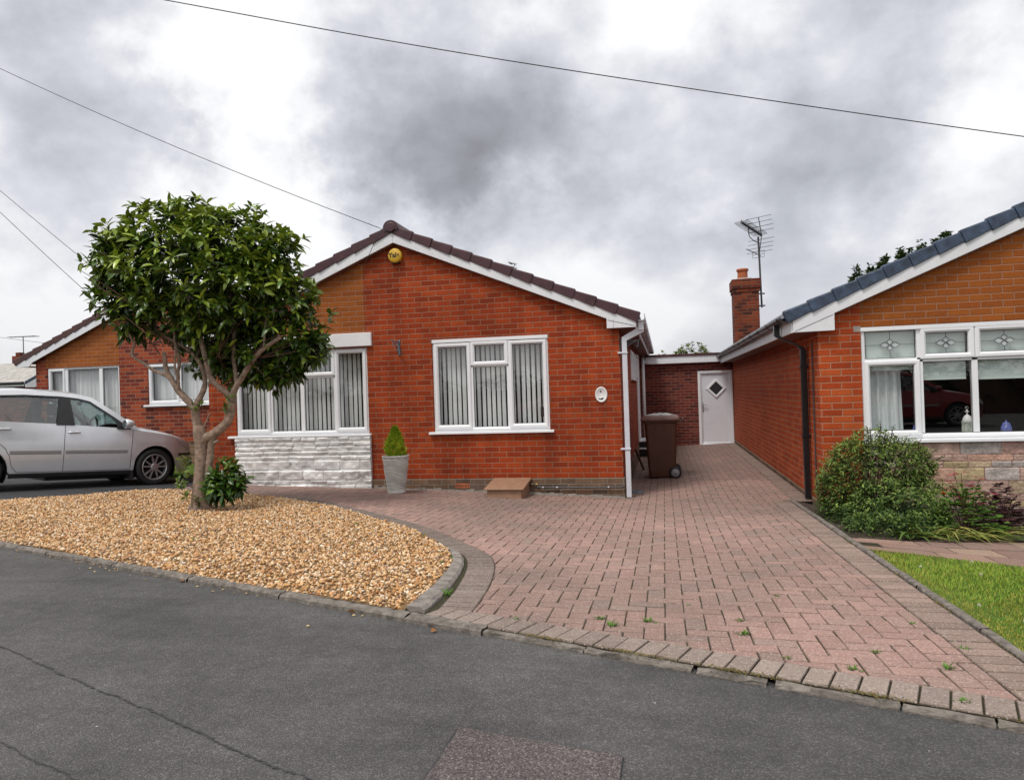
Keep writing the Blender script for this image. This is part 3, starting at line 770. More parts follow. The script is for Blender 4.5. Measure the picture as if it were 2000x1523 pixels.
# white painted stone panel, rock faced
def stone_panel(name, x0, x1, zlo, z1, y, rows, mat, rough, parent, colors=None, jc=None, gapw=.006, res=.011):
    nx = int((x1-x0)/res); nz = int((z1-zlo)/res)
    X = np.linspace(x0, x1, nx+1); Z = np.linspace(zlo, z1, nz+1)
    H = np.zeros((nx+1, nz+1)); C = np.zeros((nx+1, nz+1, 3))
    nzx = rng.normal(size=(nx//2+6, nz//2+6)); 
    def up(f, k):
        a = rng.normal(size=(nx//k+4, nz//k+4)); xi = np.arange(nx+1)/k; zi = np.arange(nz+1)/k
        x_0 = xi.astype(int); z_0 = zi.astype(int); fx = (xi-x_0)[:, None]; fz = (zi-z_0)[None, :]
        return f*((a[x_0][:, z_0]*(1-fx)+a[x_0+1][:, z_0]*fx)*(1-fz)+(a[x_0][:, z_0+1]*(1-fx)+a[x_0+1][:, z_0+1]*fx)*fz)
    noise = up(1, 2)*.22+up(1, 6)*.8+up(1, 11) if rough > .01 else up(1, 2)*.35+up(1, 5)*.8+up(1, 9)
    z = z1; blocks = []
    while z > zlo-.02:
        h = random.choice(rows); x = x0-random.uniform(0, .2)
        while x < x1:
            L = random.uniform(.14, .46)
            if h > .1: L = random.uniform(.3, .45)
            blocks.append((x, x+L, z-h, z)); x += L
        z -= h
    if jc is not None: C[:] = jc
    for (a, b, c, d) in blocks:
        ix = np.where((X >= a) & (X <= b))[0]; iz = np.where((Z >= c) & (Z <= d))[0]
        if len(ix) < 1 or len(iz) < 1: continue
        xx = X[ix][:, None]; zz_ = Z[iz][None, :]
        e = np.minimum(np.minimum(xx-a, b-xx), np.minimum(zz_-c, d-zz_))
        prof = np.clip((e-gapw*.3)/(.010 if rough > .008 else .006), 0, 1)**.8
        tilt = random.uniform(-.4, .4)*(xx-(a+b)/2)*.05+random.uniform(0, 1)*((zz_-c)/(d-c)-.35)*rough*1.4
        hh = prof*(random.uniform(.35, 1.2)*rough+tilt+rough*(.26 if rough > .01 else .4)*noise[np.ix_(ix, iz)])
        H[np.ix_(ix, iz)] = np.maximum(hh, 0)
        if colors is not None:
            cc = np.array(random.choice(colors))*random.uniform(.85, 1.1)
            blk = (e > gapw*.5)[..., None]
            C[np.ix_(ix, iz)] = np.where(blk, cc[None, None, :]*(1+.10*noise[np.ix_(ix, iz)][..., None]), C[np.ix_(ix, iz)])
    XX, ZZ = np.meshgrid(X, Z, indexing='ij')
    v = np.stack([XX, y-.004-H, ZZ], -1).reshape(-1, 3)
    i, j = np.meshgrid(np.arange(nx), np.arange(nz), indexing='ij'); n = nz+1
    f = np.stack([i*n+j, (i+1)*n+j, (i+1)*n+j+1, i*n+j+1], -1).reshape(-1, 4)
    cols = np.clip(C[:-1, :-1].reshape(-1, 3), 0, 1) if colors is not None else None
    # returns to the wall
    return np_mesh(name, v, f, mat, parent, cols=cols, smooth=rough > .01)
M['stone_wc'] = attr_mat('white_painted_rock', .75, 60, .88, 1.06, .5, .25, dirt=((.45, .41, .36), 8, .18))
stone_panel('stone_panel', -6.515, -4.285, -1.44, -.58, FY-.03, [.070, .075, .082, .15], M['stone_wc'], .024, bung, [(.80, .80, .80), (.76, .76, .75), (.72, .71, .69), (.80, .79, .78)], (.70, .68, .65), .007, res=.009)
mb = MB()
mb.box((-6.515, FY-.026, -1.44), (-4.285, FY, -.5785)); mb.build('stone_backing', M['stone_w'], bung)

# roof, verge, bargeboard, ridge
mb = MB(); mpR = mp_front(0)
ER, EL = (-.285, .995), (-7.37, .995); AP = (-3.83, 2.475)
roof_plane(mb, mpR, ER[0], ER[1], AP[0], AP[1], -20.35, -9.96); roof_plane(mb, mpR, EL[0], EL[1], AP[0], AP[1], -20.35, -9.96)
rf = mb.build('roof', M['maroon'], bung)
mb = MB(); mpV = mp_front(9.93)
verge_tiles(mb, mpV, ER[0], ER[1]-.012, -3.80, 2.455, 12, .085, .035, -.06, .02); verge_tiles(mb, mpV, EL[0], EL[1]-.012, -3.86, 2.455, 12, .085, .035, -.06, .02)
mb.build('verge_tile', M['maroon'], rf, bevel=.004)
mb = MB()
prof = [(.115*math.cos(a), .105*math.sin(a)) for a in [math.pi*k/14 for k in range(-2, 17)]]
for k in range(24):
    y0, y1 = 9.905+k*.435, 9.905+(k+1)*.435+.02
    mb.loft([[(-3.83+u, yy, 2.475+v) for u, v in prof] for yy in (y0, y1)], 0, True, True)
mb.lathe([(0, 0), (.062, 0), (.075, -.008), (.075, -.02)], 16, lambda p: (-3.83+p[0], 9.915+p[2]*.0-.02-p[2]*.6, 2.475+p[1]))
mb.build('ridge_tile', M['maroon'], rf, bevel=.004)
bb = lambda x: 2.252-SL*abs(x+3.81)
mb = MB(); mpB = mp_front(9.935)
polyR = [(-3.81, bb(-3.81)), (-.732, bb(-.732)), (-.732, .84), (-.335, .84), (-.335, bb(-.335)+.155), (-3.81, bb(-3.81)+.155)]
polyL = [(-7.31, .84), (-6.89, .84), (-6.89, bb(-6.89)), (-3.812, bb(-3.812)), (-3.812, bb(-3.812)+.155), (-7.31, bb(-7.31)+.155)]
mb.prism(polyR, -.02, .0, mpB); mb.prism(polyL, -.02, 0, mpB)
bd = mb.build('bargeboard', M['board'], bung, bevel=.003)
mb = MB()
mb.tube([(-.72, 9.9335, .955), (-.345, 9.9335, .86)], .0035, 4); mb.tube([(-.64, 9.9335, .84), (-.64, 9.9335, .965)], .002, 4)
mb.build('board_joint', M['iron'], bd)
# brown underside strip behind bargeboard
mb = MB()
mb.prism([(-3.81, bb(-3.81)-.012), (-.75, bb(-.75)-.012), (-.75, bb(-.75)+.02), (-3.81, bb(-3.81)+.02)], -.105, -.021, mpB)
mb.prism([(-6.87, bb(-6.87)-.012), (-3.81, bb(-3.81)-.012), (-3.81, bb(-3.81)+.02), (-6.87, bb(-6.87)+.02)], -.105, -.021, mpB)
mb.box((-.585, 9.956, .842), (-.34, 20.2, .852)); mb.box((-7.3, 9.956, .842), (-6.97, 20.2, .852))
mb.build('soffit', M['soffit'], bung)
for a_, b_ in ((-.352, -.334), (-7.31, -7.292)):
    mb = MB(); mb.box((a_, 9.957, .838), (b_, 20.2, .985)); mb.build('fascia', M['board'], bung)
# gutter and downpipe (pale grey)
mb = MB()
gp = [(-.333, 1.02), (-.333, .945), (-.315, .925), (-.235, .925), (-.215, .945), (-.215, 1.02), (-.225, 1.02), (-.225, .952), (-.24, .937), (-.31, .937), (-.323, .952), (-.323, 1.02)]
mb.loft([[(u, yy, v) for u, v in gp] for yy in (9.945, 20.0)], 0, True, True); gt = mb.build('gutter', M['greypipe'], bung)
mb = MB()
for k in range(10):
    mb = MB(); mb.box((-.345, 10.3+k*.98, .915), (-.205, 10.36+k*.98, .924)); mb.build('gutter_bracket', M['greypipe'], gt)
mb = MB()
def sqpipe(mb, pts, h):
    rings = []
    for i, p in enumerate(pts): rings.append([(p[0]+dx*h*q, p[1]+dy*h, p[2]+dz*h) for (dx, dy, dz) in [(-1, -1, 0), (1, -1, 0), (1, 1, 0), (-1, 1, 0)] for q in (1,)])
    mb.loft(rings, 0, True, True)
sqpipe(mb, [(-.27, 10.03, .935), (-.27, 10.03, .80)], .036)
mb.prism([(-.305, .845), (-.235, .825), (-.235, .775), (-.475, .665), (-.537, .665), (-.537, .715)], -10.085, -10.015, mp_front(0))
sqpipe(mb, [(-.505, 10.05, .70), (-.505, 10.05, g(-.5, 10.05)+.01)], .034)
dpm = mb.build('downpipe', M['greypipe'], bung, bevel=.004)
for zc in (.50, -.83):
    mb = MB(); mb.box((-.60, 10.005, zc-.012), (-.462, 10.095, zc+.012)); mb.build('pipe_clip', M['greypipe'], dpm, bevel=.003)
# side window, side door, step, rear downpipe
mpS = mp_side(-.575, 1)
window(bung, mpS, SW, [(14.15, .24, 14.21, .67), (14.92, .24, 14.98, .67)], [(13.47, .21, 14.18, .70), (14.95, .21, 15.68, .70)], [(13.54, .28, 14.1, .62), (14.24, .24, 14.9, .67), (15.02, .28, 15.6, .62)], (13.40, 15.75, .15, .19, .06), w=(-.06, .02))
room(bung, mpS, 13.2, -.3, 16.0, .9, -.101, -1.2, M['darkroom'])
mb = MB(); ringframe(mb, mpS, 16.4, -1.2, 17.35, .78, .07, -.08, .03); sd = mb.build('side_door', M['upvc'], bung, bevel=.003)
mb = MB(); mb.box((16.47, -1.13, -.05), (17.28, .71, -.02), M=mpS); mb.build('door_panel', M['door'], sd)
mb = MB(); mb.box((-.57, 16.3, -1.6), (-.25, 17.45, -1.36)); mb.box((-.569, 16.4, -1.36), (-.36, 17.38, -1.20)); st = mb.build('doorstep', M['blackpipe'], bung)
mb = MB(); mb.box((-.57, 16.285, -1.362), (-.235, 17.46, -1.335)); mb.box((-.57, 16.385, -1.205), (-.345, 17.40, -1.178)); mb.build('step_nosing', M['board'], st)
mb = MB(); mb.tube([(-.49, 18.75, .86), (-.49, 18.75, -1.5)], .045, 10); mb.build('downpipe', M['upvc'], bung, smooth=True)
# gas pipe on the plinth
mb = MB(); mb.tube([(-1.93, 10.0, -1.305), (-1.80, 9.99, -1.305), (-1.78, 9.985, -1.345), (-1.70, 9.985, -1.352), (-.62, 9.985, -1.352), (-.56, 9.99, -1.33)], .011, 8); gpz = mb.build('gas_pipe', M['alu'], bung)
for xx in (-1.86, -1.79, -1.70, -1.50, -.78):
    mb = MB(); mb.lathe([(0, -.014), (.017, -.012), (.019, 0), (.017, .012), (0, .014)], 8, lambda p, xx=xx: (xx+p[2], 9.985+p[0], -1.352+(.045 if xx < -1.78 else 0)+p[1])); mb.build('pipe_fitting', M['brass'] if xx < -1.75 else M['chrome'], gpz)

# ------------------------------------------------------------------ small things on the main house
def text_mesh(txt, size, loc, mat, name, parent, bold=.0):
    cu = bpy.data.curves.new('t', 'FONT'); cu.body = txt; cu.size = size; cu.align_x = 'CENTER'; cu.align_y = 'CENTER'; cu.extrude = .001; cu.offset = bold
    ob = bpy.data.objects.new('t', cu); COL.objects.link(ob)
    me = bpy.data.meshes.new_from_object(ob); COL.objects.unlink(ob); bpy.data.objects.remove(ob)
    for v in me.vertices: v.co = Vector((loc[0]+v.co.x, loc[1]-v.co.z, loc[2]+v.co.y))-ORG[parent]
    me.materials.clear(); me.materials.append(mat)
    return link_mesh(name, me, parent)
al = thing('alarm_box', 'round yellow burglar alarm box high on the gable, with black lettering', 'alarm box', (-3.80, 10.04, 2.07))
mb = MB(); mA = lambda p: (-3.80+p[0], 10.04-p[2], 2.07+p[1])
mb.lathe([(.095, .0), (.106, .012), (.108, .055), (.100, .074), (.090, .081), (.0001, .083)], 40, mA); cv = mb.build('cover', M['yellow'], al, smooth=True)
text_mesh('Yale', .098, (-3.806, 10.04-.0845, 2.072), M['black'], 'lettering', al, .0026)
mb = MB(); mb.prism([(-.05, -.115), (.05, -.115), (.065, -.09), (-.065, -.09)], .0, .05, lambda p: (-3.80+p[0], 10.04-p[2], 2.07+p[1])); mb.build('strobe', M['black'], al, bevel=.004)
pl = thing('house_number_plaque', 'oval cream ceramic plaque with a small black 4 beside the corner downpipe', 'plaque', (-.845, 10.04, -.07))
mb = MB(); mP = lambda p: (-.845+p[0], 10.04-p[2], -.07+p[1])
mb.lathe([(.084, 0), (.086, .010), (.080, .018), (.070, .016), (.066, .012), (.0001, .012)], 40, mP, sx=1.0, sy=1.28); pb = mb.build('plate', M['plaque'], pl, smooth=True)
text_mesh('4', .052, (-.853, 10.04-.0135, -.028), M['black'], 'number', pl, .0004)
mb = MB()
for a, b, r in [(-.034, -.052, .007), (-.022, -.060, .010), (-.008, -.063, .008), (.008, -.055, .013), (.016, -.060, .010), (.026, -.050, .006), (.001, -.069, .006)]:
    mb.lathe([(r, .0125), (r*.8, .0145), (.0001, .0150)], 10, lambda p, a=a, b=b: mP((p[0]+a, p[1]+b, p[2])))
mb.tube([mP((-.04, -.045, .014)), mP((-.02, -.062, .014)), mP((.005, -.066, .014)), mP((.034, -.043, .014))], .002, 4)
mb.build('floral_motif', M['black'], pl)
for sx in (-.036, .036):
    mb = MB(); mb.lathe([(.004, .012), (.003, .0145), (.0001, .015)], 8, lambda p, sx=sx: mP((p[0]+sx, p[1], p[2]))); mb.build('screw', M['chrome'], pl)

def hang_bracket(base, direction, label):
    t = thing('hanging_basket_bracket', label, 'bracket', base, 'wrought iron basket brackets')
    b = Vector(base); d = Vector(direction); u = Vector((0, 0, 1)); s_ = d.cross(u)
    mb = MB(); mb.prism([(-.016, -.13), (.016, -.13), (.016, .10), (-.016, .10)], .0, .008, lambda p: b+s_*p[0]+u*p[1]+d*p[2]); mb.build('back_plate', M['iron'], t)
    mb = MB(); mb.tube([b+d*.004+u*.075, b+d*.25+u*.06, b+d*.285+u*.075, b+d*.28+u*.10], .007, 6)
    mb.tube(spline([b+d*.008-u*.11, b+d*.05-u*.10, b+d*.09-u*.03, b+d*.17+u*.03, b+d*.23+u*.06], 5), .006, 6)
    mb.build('arm', M['iron'], t)
    mb = MB()
    def scroll(c, r0, turns, s0):
        return [b+d*(c[0]+r*math.cos(a))+u*(c[1]+r*math.sin(a)) for k in range(22) for r in (r0*(1-k/26),) for a in (s0+turns*2*math.pi*k/21,)]
    mb.tube(scroll((.05, .02), .042, 1.4, 1.5), .005, 5); mb.tube(scroll((.06, -.06), .034, -1.4, 2), .005, 5); mb.tube(scroll((.13, .035), .025, 1.3, 0), .0045, 5)
    mb.build('scroll', M['iron'], t)
    mb = MB(); mb.tube(spline([b+d*.25+u*.06, b+d*.262+u*.02, b+d*.25-u*.02, b+d*.235-u*.005], 4), .005, 5); mb.build('hook', M['iron'], t)
hang_bracket((-3.80, 10.039, .73), (0, -1, 0), 'grey wrought iron basket bracket between the two front windows')
hang_bracket((-.572, 9.985+.13, .60), (.985, -.17, 0), 'grey wrought iron basket bracket at the corner by the pale downpipe')

# gas meter box, planter, conifer
gb = thing('gas_meter_box', 'low brown plastic gas meter box with sloping lid against the wall', 'meter box', (-2.17, 9.7, -1.42))
zb0 = g(-2.2, 9.5)
mb = MB(); mb.prism([(-9.42, zb0-.05), (-9.42, zb0+.115), (-10.01, zb0+.18), (-10.01, zb0-.05)], -2.38, -1.90, lambda p: (p[2], -p[0], p[1])); mb.build('box', M['gasbox'], gb, bevel=.02)
mb = MB(); mb.prism([(-9.385, zb0+.108), (-9.385, zb0+.130), (-10.012, zb0+.205), (-10.012, zb0+.170)], -2.415, -1.865, lambda p: (p[2], -p[0], p[1])); lid = mb.build('lid', M['gasbox'], gb, bevel=.01)
mb = MB(); mb.lathe([(.014, 0), (.012, .008), (.0001, .009)], 10, lambda p: (-2.16+p[0], 9.45+p[1], zb0+.127+p[2])); mb.build('latch', M['black'], lid)
px_, py_ = -3.72, 9.55; pz_ = g(px_, py_)
pot = thing('planter', 'tall ribbed stone-coloured plant pot against the brick wall', 'plant pot', (px_, py_, pz_))
prof = [(.118, 0), (.128, .012)]
for k in range(27):
    t = k/26; r = .128+.06*t+.004*math.sin(math.pi*t); prof += [(r, .05+t*.45), (r-.010, .05+t*.45+.0095)]
prof += [(.193, .515), (.195, .53), (.186, .535), (.178, .525), (.172, .47)]
nring = 40; mb = MB(); rings = []
for r, z in prof: rings.append([(px_+r*math.cos(a), py_+r*math.sin(a), pz_+z+(.006*math.sin(2*a+z*30) if .06 < z < .5 else 0)) for a in [2*math.pi*k/nring for k in range(nring)]])
mb.loft(rings, 0, True, False); mb.face(rings[0]); mb.build('pot_body', M['pot'], pot, smooth=False)
mb = MB(); mb.lathe([(.176, .48), (.0001, .49)], 20, lambda p: (px_+p[0], py_+p[1], pz_+p[2])); mb.build('compost', M['soil'], pot)

def basis(d):
    d = d/np.linalg.norm(d, axis=1)[:, None]
    up = np.tile(np.array((0, 0, 1.0)), (len(d), 1)); par = np.abs(d[:, 2]) > .97; up[par] = (1, 0, 0)
    s_ = np.cross(d, up); s_ /= np.linalg.norm(s_, axis=1)[:, None]; n = np.cross(s_, d); return d, s_, n
# leaf template: (t along, side, lift)
T8 = dict(t=np.array([0, .25, .55, .8, 1, .25, .55, .8, .25, .55, .8]), s=np.array([0, 0, 0, 0, 0, .40, .5, .3, -.40, -.5, -.3]),
          f=np.array([(0, 5, 1, 1), (1, 5, 6, 2), (2, 6, 7, 3), (3, 7, 4, 4), (0, 1, 8, 8), (1, 2, 9, 8), (2, 3, 10, 9), (3, 4, 10, 10)]))
T2 = dict(t=np.array([0, .5, 1, .5, .5]), s=np.array([0, 0, 0, .5, -.5]), f=np.array([(0, 3, 1, 1), (1, 3, 2, 2), (0, 1, 4, 4), (1, 2, 4, 4)]))
def leaves(name, pos, d, L, W, cols, mat, parent=None, T=T8, droop=.3, fold=.35, roll=.5, origin=None):
    n = len(pos); d, s_, nn = basis(d)
    ra = rng.normal(0, roll, n)[:, None]; s2 = s_*np.cos(ra)+nn*np.sin(ra); n2 = -s_*np.sin(ra)+nn*np.cos(ra)
    t, sd = T['t'], T['s']
    dr = droop*rng.uniform(.3, 1.5, n)[:, None]
    lift = -dr*(t[None]**2)*L[:, None]+fold*np.abs(sd)[None]*W[:, None]
    v = pos[:, None, :]+d[:, None, :]*(L[:, None]*t[None])[..., None]+s2[:, None, :]*(W[:, None]*sd[None])[..., None]+n2[:, None, :]*lift[..., None]
    F = T['f']; f = (F[None]+len(t)*np.arange(n)[:, None, None]).reshape(-1, 4)
    tri = f[f[:, 2] == f[:, 3]][:, :3]; quad = f[f[:, 2] != f[:, 3]]
    cc = np.repeat(cols, len(F), 0); ct = cc[f[:, 2] == f[:, 3]]; cq = cc[f[:, 2] != f[:, 3]]
    # split quads into triangles so every face has the same size
    q1 = quad[:, [0, 1, 2]]; q2 = quad[:, [0, 2, 3]]
    return np_mesh(name, v.reshape(-1, 3), np.concatenate([tri, q1, q2]), mat, parent, cols=np.concatenate([ct, cq, cq]), smooth=True, origin=origin)
con = thing('dwarf_conifer', 'small bright green cone-shaped conifer growing in the ribbed pot', 'conifer', (px_, py_, pz_+.48))
n = 3000; hh = rng.random(n)**1.15; a = rng.uniform(0, 6.283, n); rr = .124*np.where(hh < .18, .82+hh, (1-((hh-.18)/.82)**1.7)*1.0)*(.55+.5*rng.random(n)**.5)+.008
pos = np.stack([px_+rr*np.cos(a), py_+rr*np.sin(a), pz_+.50+hh*.40], 1)
rr = rr*(1+.16*np.sin(a*3+hh*9)+.1*np.sin(a*7-hh*15)); pos = np.stack([px_+rr*np.cos(a), py_+rr*np.sin(a), pz_+.50+hh*.42], 1)
d = np.stack([np.cos(a)*.5, np.sin(a)*.5, np.full(n, 1.0)], 1)+rng.normal(0, .25, (n, 3))
mixc = rng.random((n, 1))*np.clip(rr/.14, .2, 1)[:, None]
leaves('foliage', pos, d, rng.uniform(.03, .06, n), rng.uniform(.008, .016, n), (np.array((.16, .26, .012))*(1-mixc)+np.array((.58, .72, .04))*mixc), M['softleaf'], con, T2, .05, .2)
mb = MB(); mb.tube([(px_, py_, pz_+.47), (px_, py_, pz_+.75)], [.014, .006], 6); mb.build('stem', M['twig'], con)

# ------------------------------------------------------------------ garage link at the end of the drive
gar = thing('garage', 'dark brick flat roofed garage wall closing the end of the drive', 'garage', (.6, 18.97, -1.5))
GY = 18.97; mpG = mp_front(GY); DH = (.875, -1.545, 1.732, .392)
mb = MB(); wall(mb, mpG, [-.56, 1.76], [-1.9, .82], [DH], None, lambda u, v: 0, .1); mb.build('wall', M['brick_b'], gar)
mb = MB(); mb.box((-.42, GY-.14, .612), (1.72, GY-.12, .792)); mb.build('fascia', M['board'], gar, bevel=.004)
mb = MB(); mb.box((-.42, GY-.118, .606), (1.72, GY-.001, .616)); mb.build('soffit', M['board'], gar)
mb = MB(); mb.box((-.45, GY-.165, .793), (1.72, GY+4, .845)); mb.build('roof', M['felt'], gar)
mb = MB(); mb.box((-.45, GY-.20, .63), (-.36, GY-.142, .72)); mb.build('security_light', M['board'], gar, bevel=.005)
mb = MB(); ringframe(mb, mpG, *DH, .075, -.08, .012, .008); dr = mb.build('door', M['upvc'], gar, bevel=.003)
mb = MB(); mb.box((.955, -1.46, -.05), (1.652, .312, -.03), M=mpG)
for k in range(26):   # diagonal tongue and groove ridges
    c = -2.2+k*.12
    a, b = max(.985, (-1.43-c)), min(1.622, (.28-c))
    if b > a: mb.tube([mpG((a, a+c, -.029)), mpG((b, b+c, -.029))], .0035, 4)
mb.build('door_panel', M['door'], dr)
mb = MB(); ringframe(mb, mpG, .952, -1.465, 1.655, .317, .03, -.03, -.012, .008); mb.build('panel_moulding', M['door'], dr)
mb = MB(); cx, cz, r = 1.325, -.065, .235
def dia(e, w_): return [mpG((cx-e, cz, w_)), mpG((cx, cz-e, w_)), mpG((cx+e, cz, w_)), mpG((cx, cz+e, w_))]
mb.loft([dia(.25, -.03), dia(.25, -.012), dia(.235, -.004), dia(.185, -.004), dia(.17, -.02), dia(.17, -.03)], 0); mb.build('diamond_frame', M['upvc'], dr)
mb = MB(); mb.face(dia(.172, -.022)); mb.build('diamond_pane', M['glass_d'], dr)
mb = MB(); mb.box((.965, -.64, -.03), (1.0, -.42, -.012), M=mpG); mb.tube([mpG((.982, -.47, -.01)), mpG((.982, -.47, .03)), mpG((1.08, -.47, .03))], .010, 8); mb.build('handle', M['chrome'], dr)
mb = MB(); mb.box((.86, -1.56, -.05), (1.74, -1.53, .05), M=mpG); mb.build('threshold', M['chrome'], dr)

# ------------------------------------------------------------------ right neighbour bungalow
nb = thing('neighbour_bungalow', 'orange brick bungalow with blue-grey roof tiles and leaded white window at right', 'bungalow', (4.5, 8.75, -1.4))
NY = 8.75; mpN = mp_front(NY); NSL = .4226; RX = 5.35
topN = lambda u: .845+NSL*(min(u, 2*RX-u)-1.75)
NW = (2.205, -.655, 4.85, .605)
mb = MB()
def mN(u, v): return 1 if (2.2 < u < 8.4 and v > .6) else 0
wall(mb, mpN, [1.75, 2.203, RX, 8.4, 8.95], [-1.9, .605, 3.2], [NW, (5.6, -.655, 8.4, .605)], topN, mN, .12)
wall(mb, mp_side(1.75, -1), [8.75, 20.5], [-1.9, .86], [])
wall(mb, mp_side(8.95, 1), [8.75, 20.5], [-1.9, .86], [])
mb.face([(1.75, 20.5, -1.9), (8.95, 20.5, -1.9), (8.95, 20.5, .86), (RX, 20.5, 2.37), (1.75, 20.5, .86)])
mb.build('wall', [M['brick_r'], M['ochre']], nb)
mb = MB(); mb.box((1.735, 8.76, -1.9), (1.80, 18.96, -1.385)); mb.build('plinth', M['plinth'], nb, bevel=.006)
mb = MB(); mb.box((2.13, NY-.004, .56), (2.203, NY+.02, .625)); mb.build('lintel_end', M['cement'], nb)
# stone panel under window
STC = [(.46, .32, .26), (.42, .37, .34), (.46, .36, .21), (.44, .39, .36), (.47, .29, .22), (.44, .34, .23), (.46, .37, .24), (.46, .30, .25)]
stone_panel('stone_panel', 2.215, 5.6, -1.56, -.70, NY-.012, [.072, .072, .072, .072, .144], M['stone_c'], .007, nb, STC, (.30, .18, .15), .009, .009)
mb = MB(); mb.box((2.206, NY-.014, -1.7), (8.4, NY+.0, -.699)); mb.build('stone_backing', M['cement'], nb)
# window of the neighbour
bars = [(2.785, -.60, 2.845, .56), (3.335, -.60, 3.395, .56), (3.95, -.60, 4.01, .56), (2.25, .195, 4.8, .245)]
nw = window(nb, mpN, NW, bars, [(2.235, -.625, 2.812, .222), (2.822, .222, 3.365, .572), (3.370, .222, 3.98, .572), (3.985, .222, 4.55, .572)],
       [(2.295, -.565, 2.754, .164), (2.26, .248, 2.78, .555), (2.845, -.60, 3.338, .19), (3.40, -.60, 3.945, .19), (2.88, .28, 3.307, .514), (3.428, .28, 3.922, .514), (4.015, -.60, 4.6, .19), (4.05, .28, 4.49, .514)],
       (2.19, 4.9, -.70, -.655, .07), head=.045)
for cx, cz, ux in [(2.52, .40, .26), (3.094, .40, .213), (3.675, .40, .245), (4.27, .40, .22)]:
    wv = -.0535; mb = MB(); gm = MB()
    L_ = lambda a, b: mpN((cx+a, cz+b, wv))
    mb.tube([L_(-ux, 0), L_(-.10, 0)], .0028, 4); mb.tube([L_(.10, 0), L_(ux, 0)], .0028, 4)
    hz = .15 if cx < 2.6 else .117
    mb.tube([L_(0, -hz), L_(0, -.06)], .0028, 4); mb.tube([L_(0, .06), L_(0, hz)], .0028, 4)
    for a, b, sx, sz in [(-.055, 0, .05, .028), (.055, 0, .05, .028), (0, .034, .034, .028), (0, -.034, .034, .028)]:
        q = [(a-sx, b), (a-sx*.2, b-sz), (a+sx*.2, b-sz), (a+sx, b), (a+sx*.2, b+sz), (a-sx*.2, b+sz)]
        mb.tube([L_(*p) for p in q+[q[0]]], .003, 4)
        gm.face([mpN((cx+p[0], cz+p[1], wv-.004)) for p in q])
    mb.build('leading', M['lead'], nw); gm.build('bevelled_pane', M['bevelglass'], nw)
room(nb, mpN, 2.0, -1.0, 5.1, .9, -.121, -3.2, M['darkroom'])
# roof
mb = MB(); NE = (1.385, .79); NA = (RX, .79+NSL*(RX-1.385))
roof_plane(mb, mpR, NE[0], NE[1], NA[0], NA[1], -20.7, -8.68, 13); roof_plane(mb, mpR, 2*RX-NE[0], NE[1], NA[0], NA[1], -20.7, -8.68, 13)
nrf = mb.build('roof', M['slate'], nb)
mb = MB(); mpNV = mp_front(8.65)
verge_tiles(mb, mpNV, NE[0], NE[1]-.03, NA[0], NA[1]-.03, 15, .085, .045, -.06, .02); verge_tiles(mb, mpNV, 2*RX-NE[0], NE[1]-.03, NA[0], NA[1]-.03, 15, .085, .045, -.06, .02)
mb.build('verge_tile', M['slate'], nrf, bevel=.006)
mb = MB()
for k in range(27):
    y0, y1 = 8.63+k*.445, 8.63+(k+1)*.445+.02
    mb.loft([[(RX+u, yy, NA[1]+v) for u, v in prof] for yy in (y0, y1)], 0, True, True) if False else mb.loft([[(RX+.115*math.cos(a), yy, NA[1]+.105*math.sin(a)) for a in [math.pi*q/10 for q in range(-1, 12)]] for yy in (y0, y1)], 0, True, True)
mb.build('ridge_tile', M['slate'], nrf)
nbb = lambda x: .78+NSL*((x if x < RX else 2*RX-x)-1.925)
mb = MB(); mpNB = mp_front(8.655)
mb.prism([(1.47, .578), (1.915, .583), (1.915, nbb(1.915)), (RX, nbb(RX)), (RX, nbb(RX)+.155), (1.47, nbb(1.47)+.155)], -.02, 0, mpNB)
mb.prism([(RX, nbb(RX)), (8.8, nbb(8.8)), (8.8, .58), (9.23, .58), (9.23, nbb(9.23)+.155), (RX, nbb(RX)+.155)], -.02, 0, mpNB)
nbd = mb.build('bargeboard', M['board'], nb, bevel=.003)
mb = MB(); mb.tube([(1.49, 8.6535, .592), (1.90, 8.6535, .762)], .003, 4); mb.build('board_joint', M['iron'], nbd)
mb = MB(); mb.prism([(1.93, nbb(1.93)-.012), (RX, nbb(RX)-.012), (RX, nbb(RX)+.02), (1.93, nbb(1.93)+.02)], -.094, -.021, mpNB)
mb.box((1.476, 8.677, .582), (1.76, 19.3, .592)); mb.build('soffit', M['soffit'], nb)
for a_, b_ in ((1.452, 1.472), (9.24, 9.26)):
    mb = MB(); mb.box((a_, 8.677, .576), (b_, 19.4, .745)); mb.build('fascia', M['board'], nb)
mb = MB(); gp2 = [(1.449-.055+.056*math.cos(a), .765-.056*abs(math.sin(a))) for a in [math.pi*k/10 for k in range(11)]]; gp2 += [(u+(.004 if u < 1.39 else -.004), v+.0) for u, v in []]
inn = [(1.394+.048*math.cos(a), .768-.048*abs(math.sin(a))) for a in [math.pi*k/10 for k in range(10, -1, -1)]]
mb.loft([[(u, yy, v) for u, v in gp2+inn] for yy in (8.70, 19.3)], 0, True, True); ng = mb.build('gutter', M['blackpipe'], nb, smooth=False)
for k in range(12):
    mb = MB(); yy = 8.95+k*.9; mb.loft([[(1.394+.062*math.cos(a), y_, .766-.062*abs(math.sin(a))) for a in [math.pi*q/8 for q in range(9)]] for y_ in (yy, yy+.035)], 0, True, True); mb.build('gutter_bracket', M['blackpipe'], ng)
mb = MB(); zg = g(1.7, 9.3)
P = [(1.394, 9.35, .72), (1.394, 9.35, .60), (1.42, 9.35, .555), (1.66, 9.35, .44), (1.695, 9.35, .39), (1.695, 9.35, zg+.02)]
sqr = []
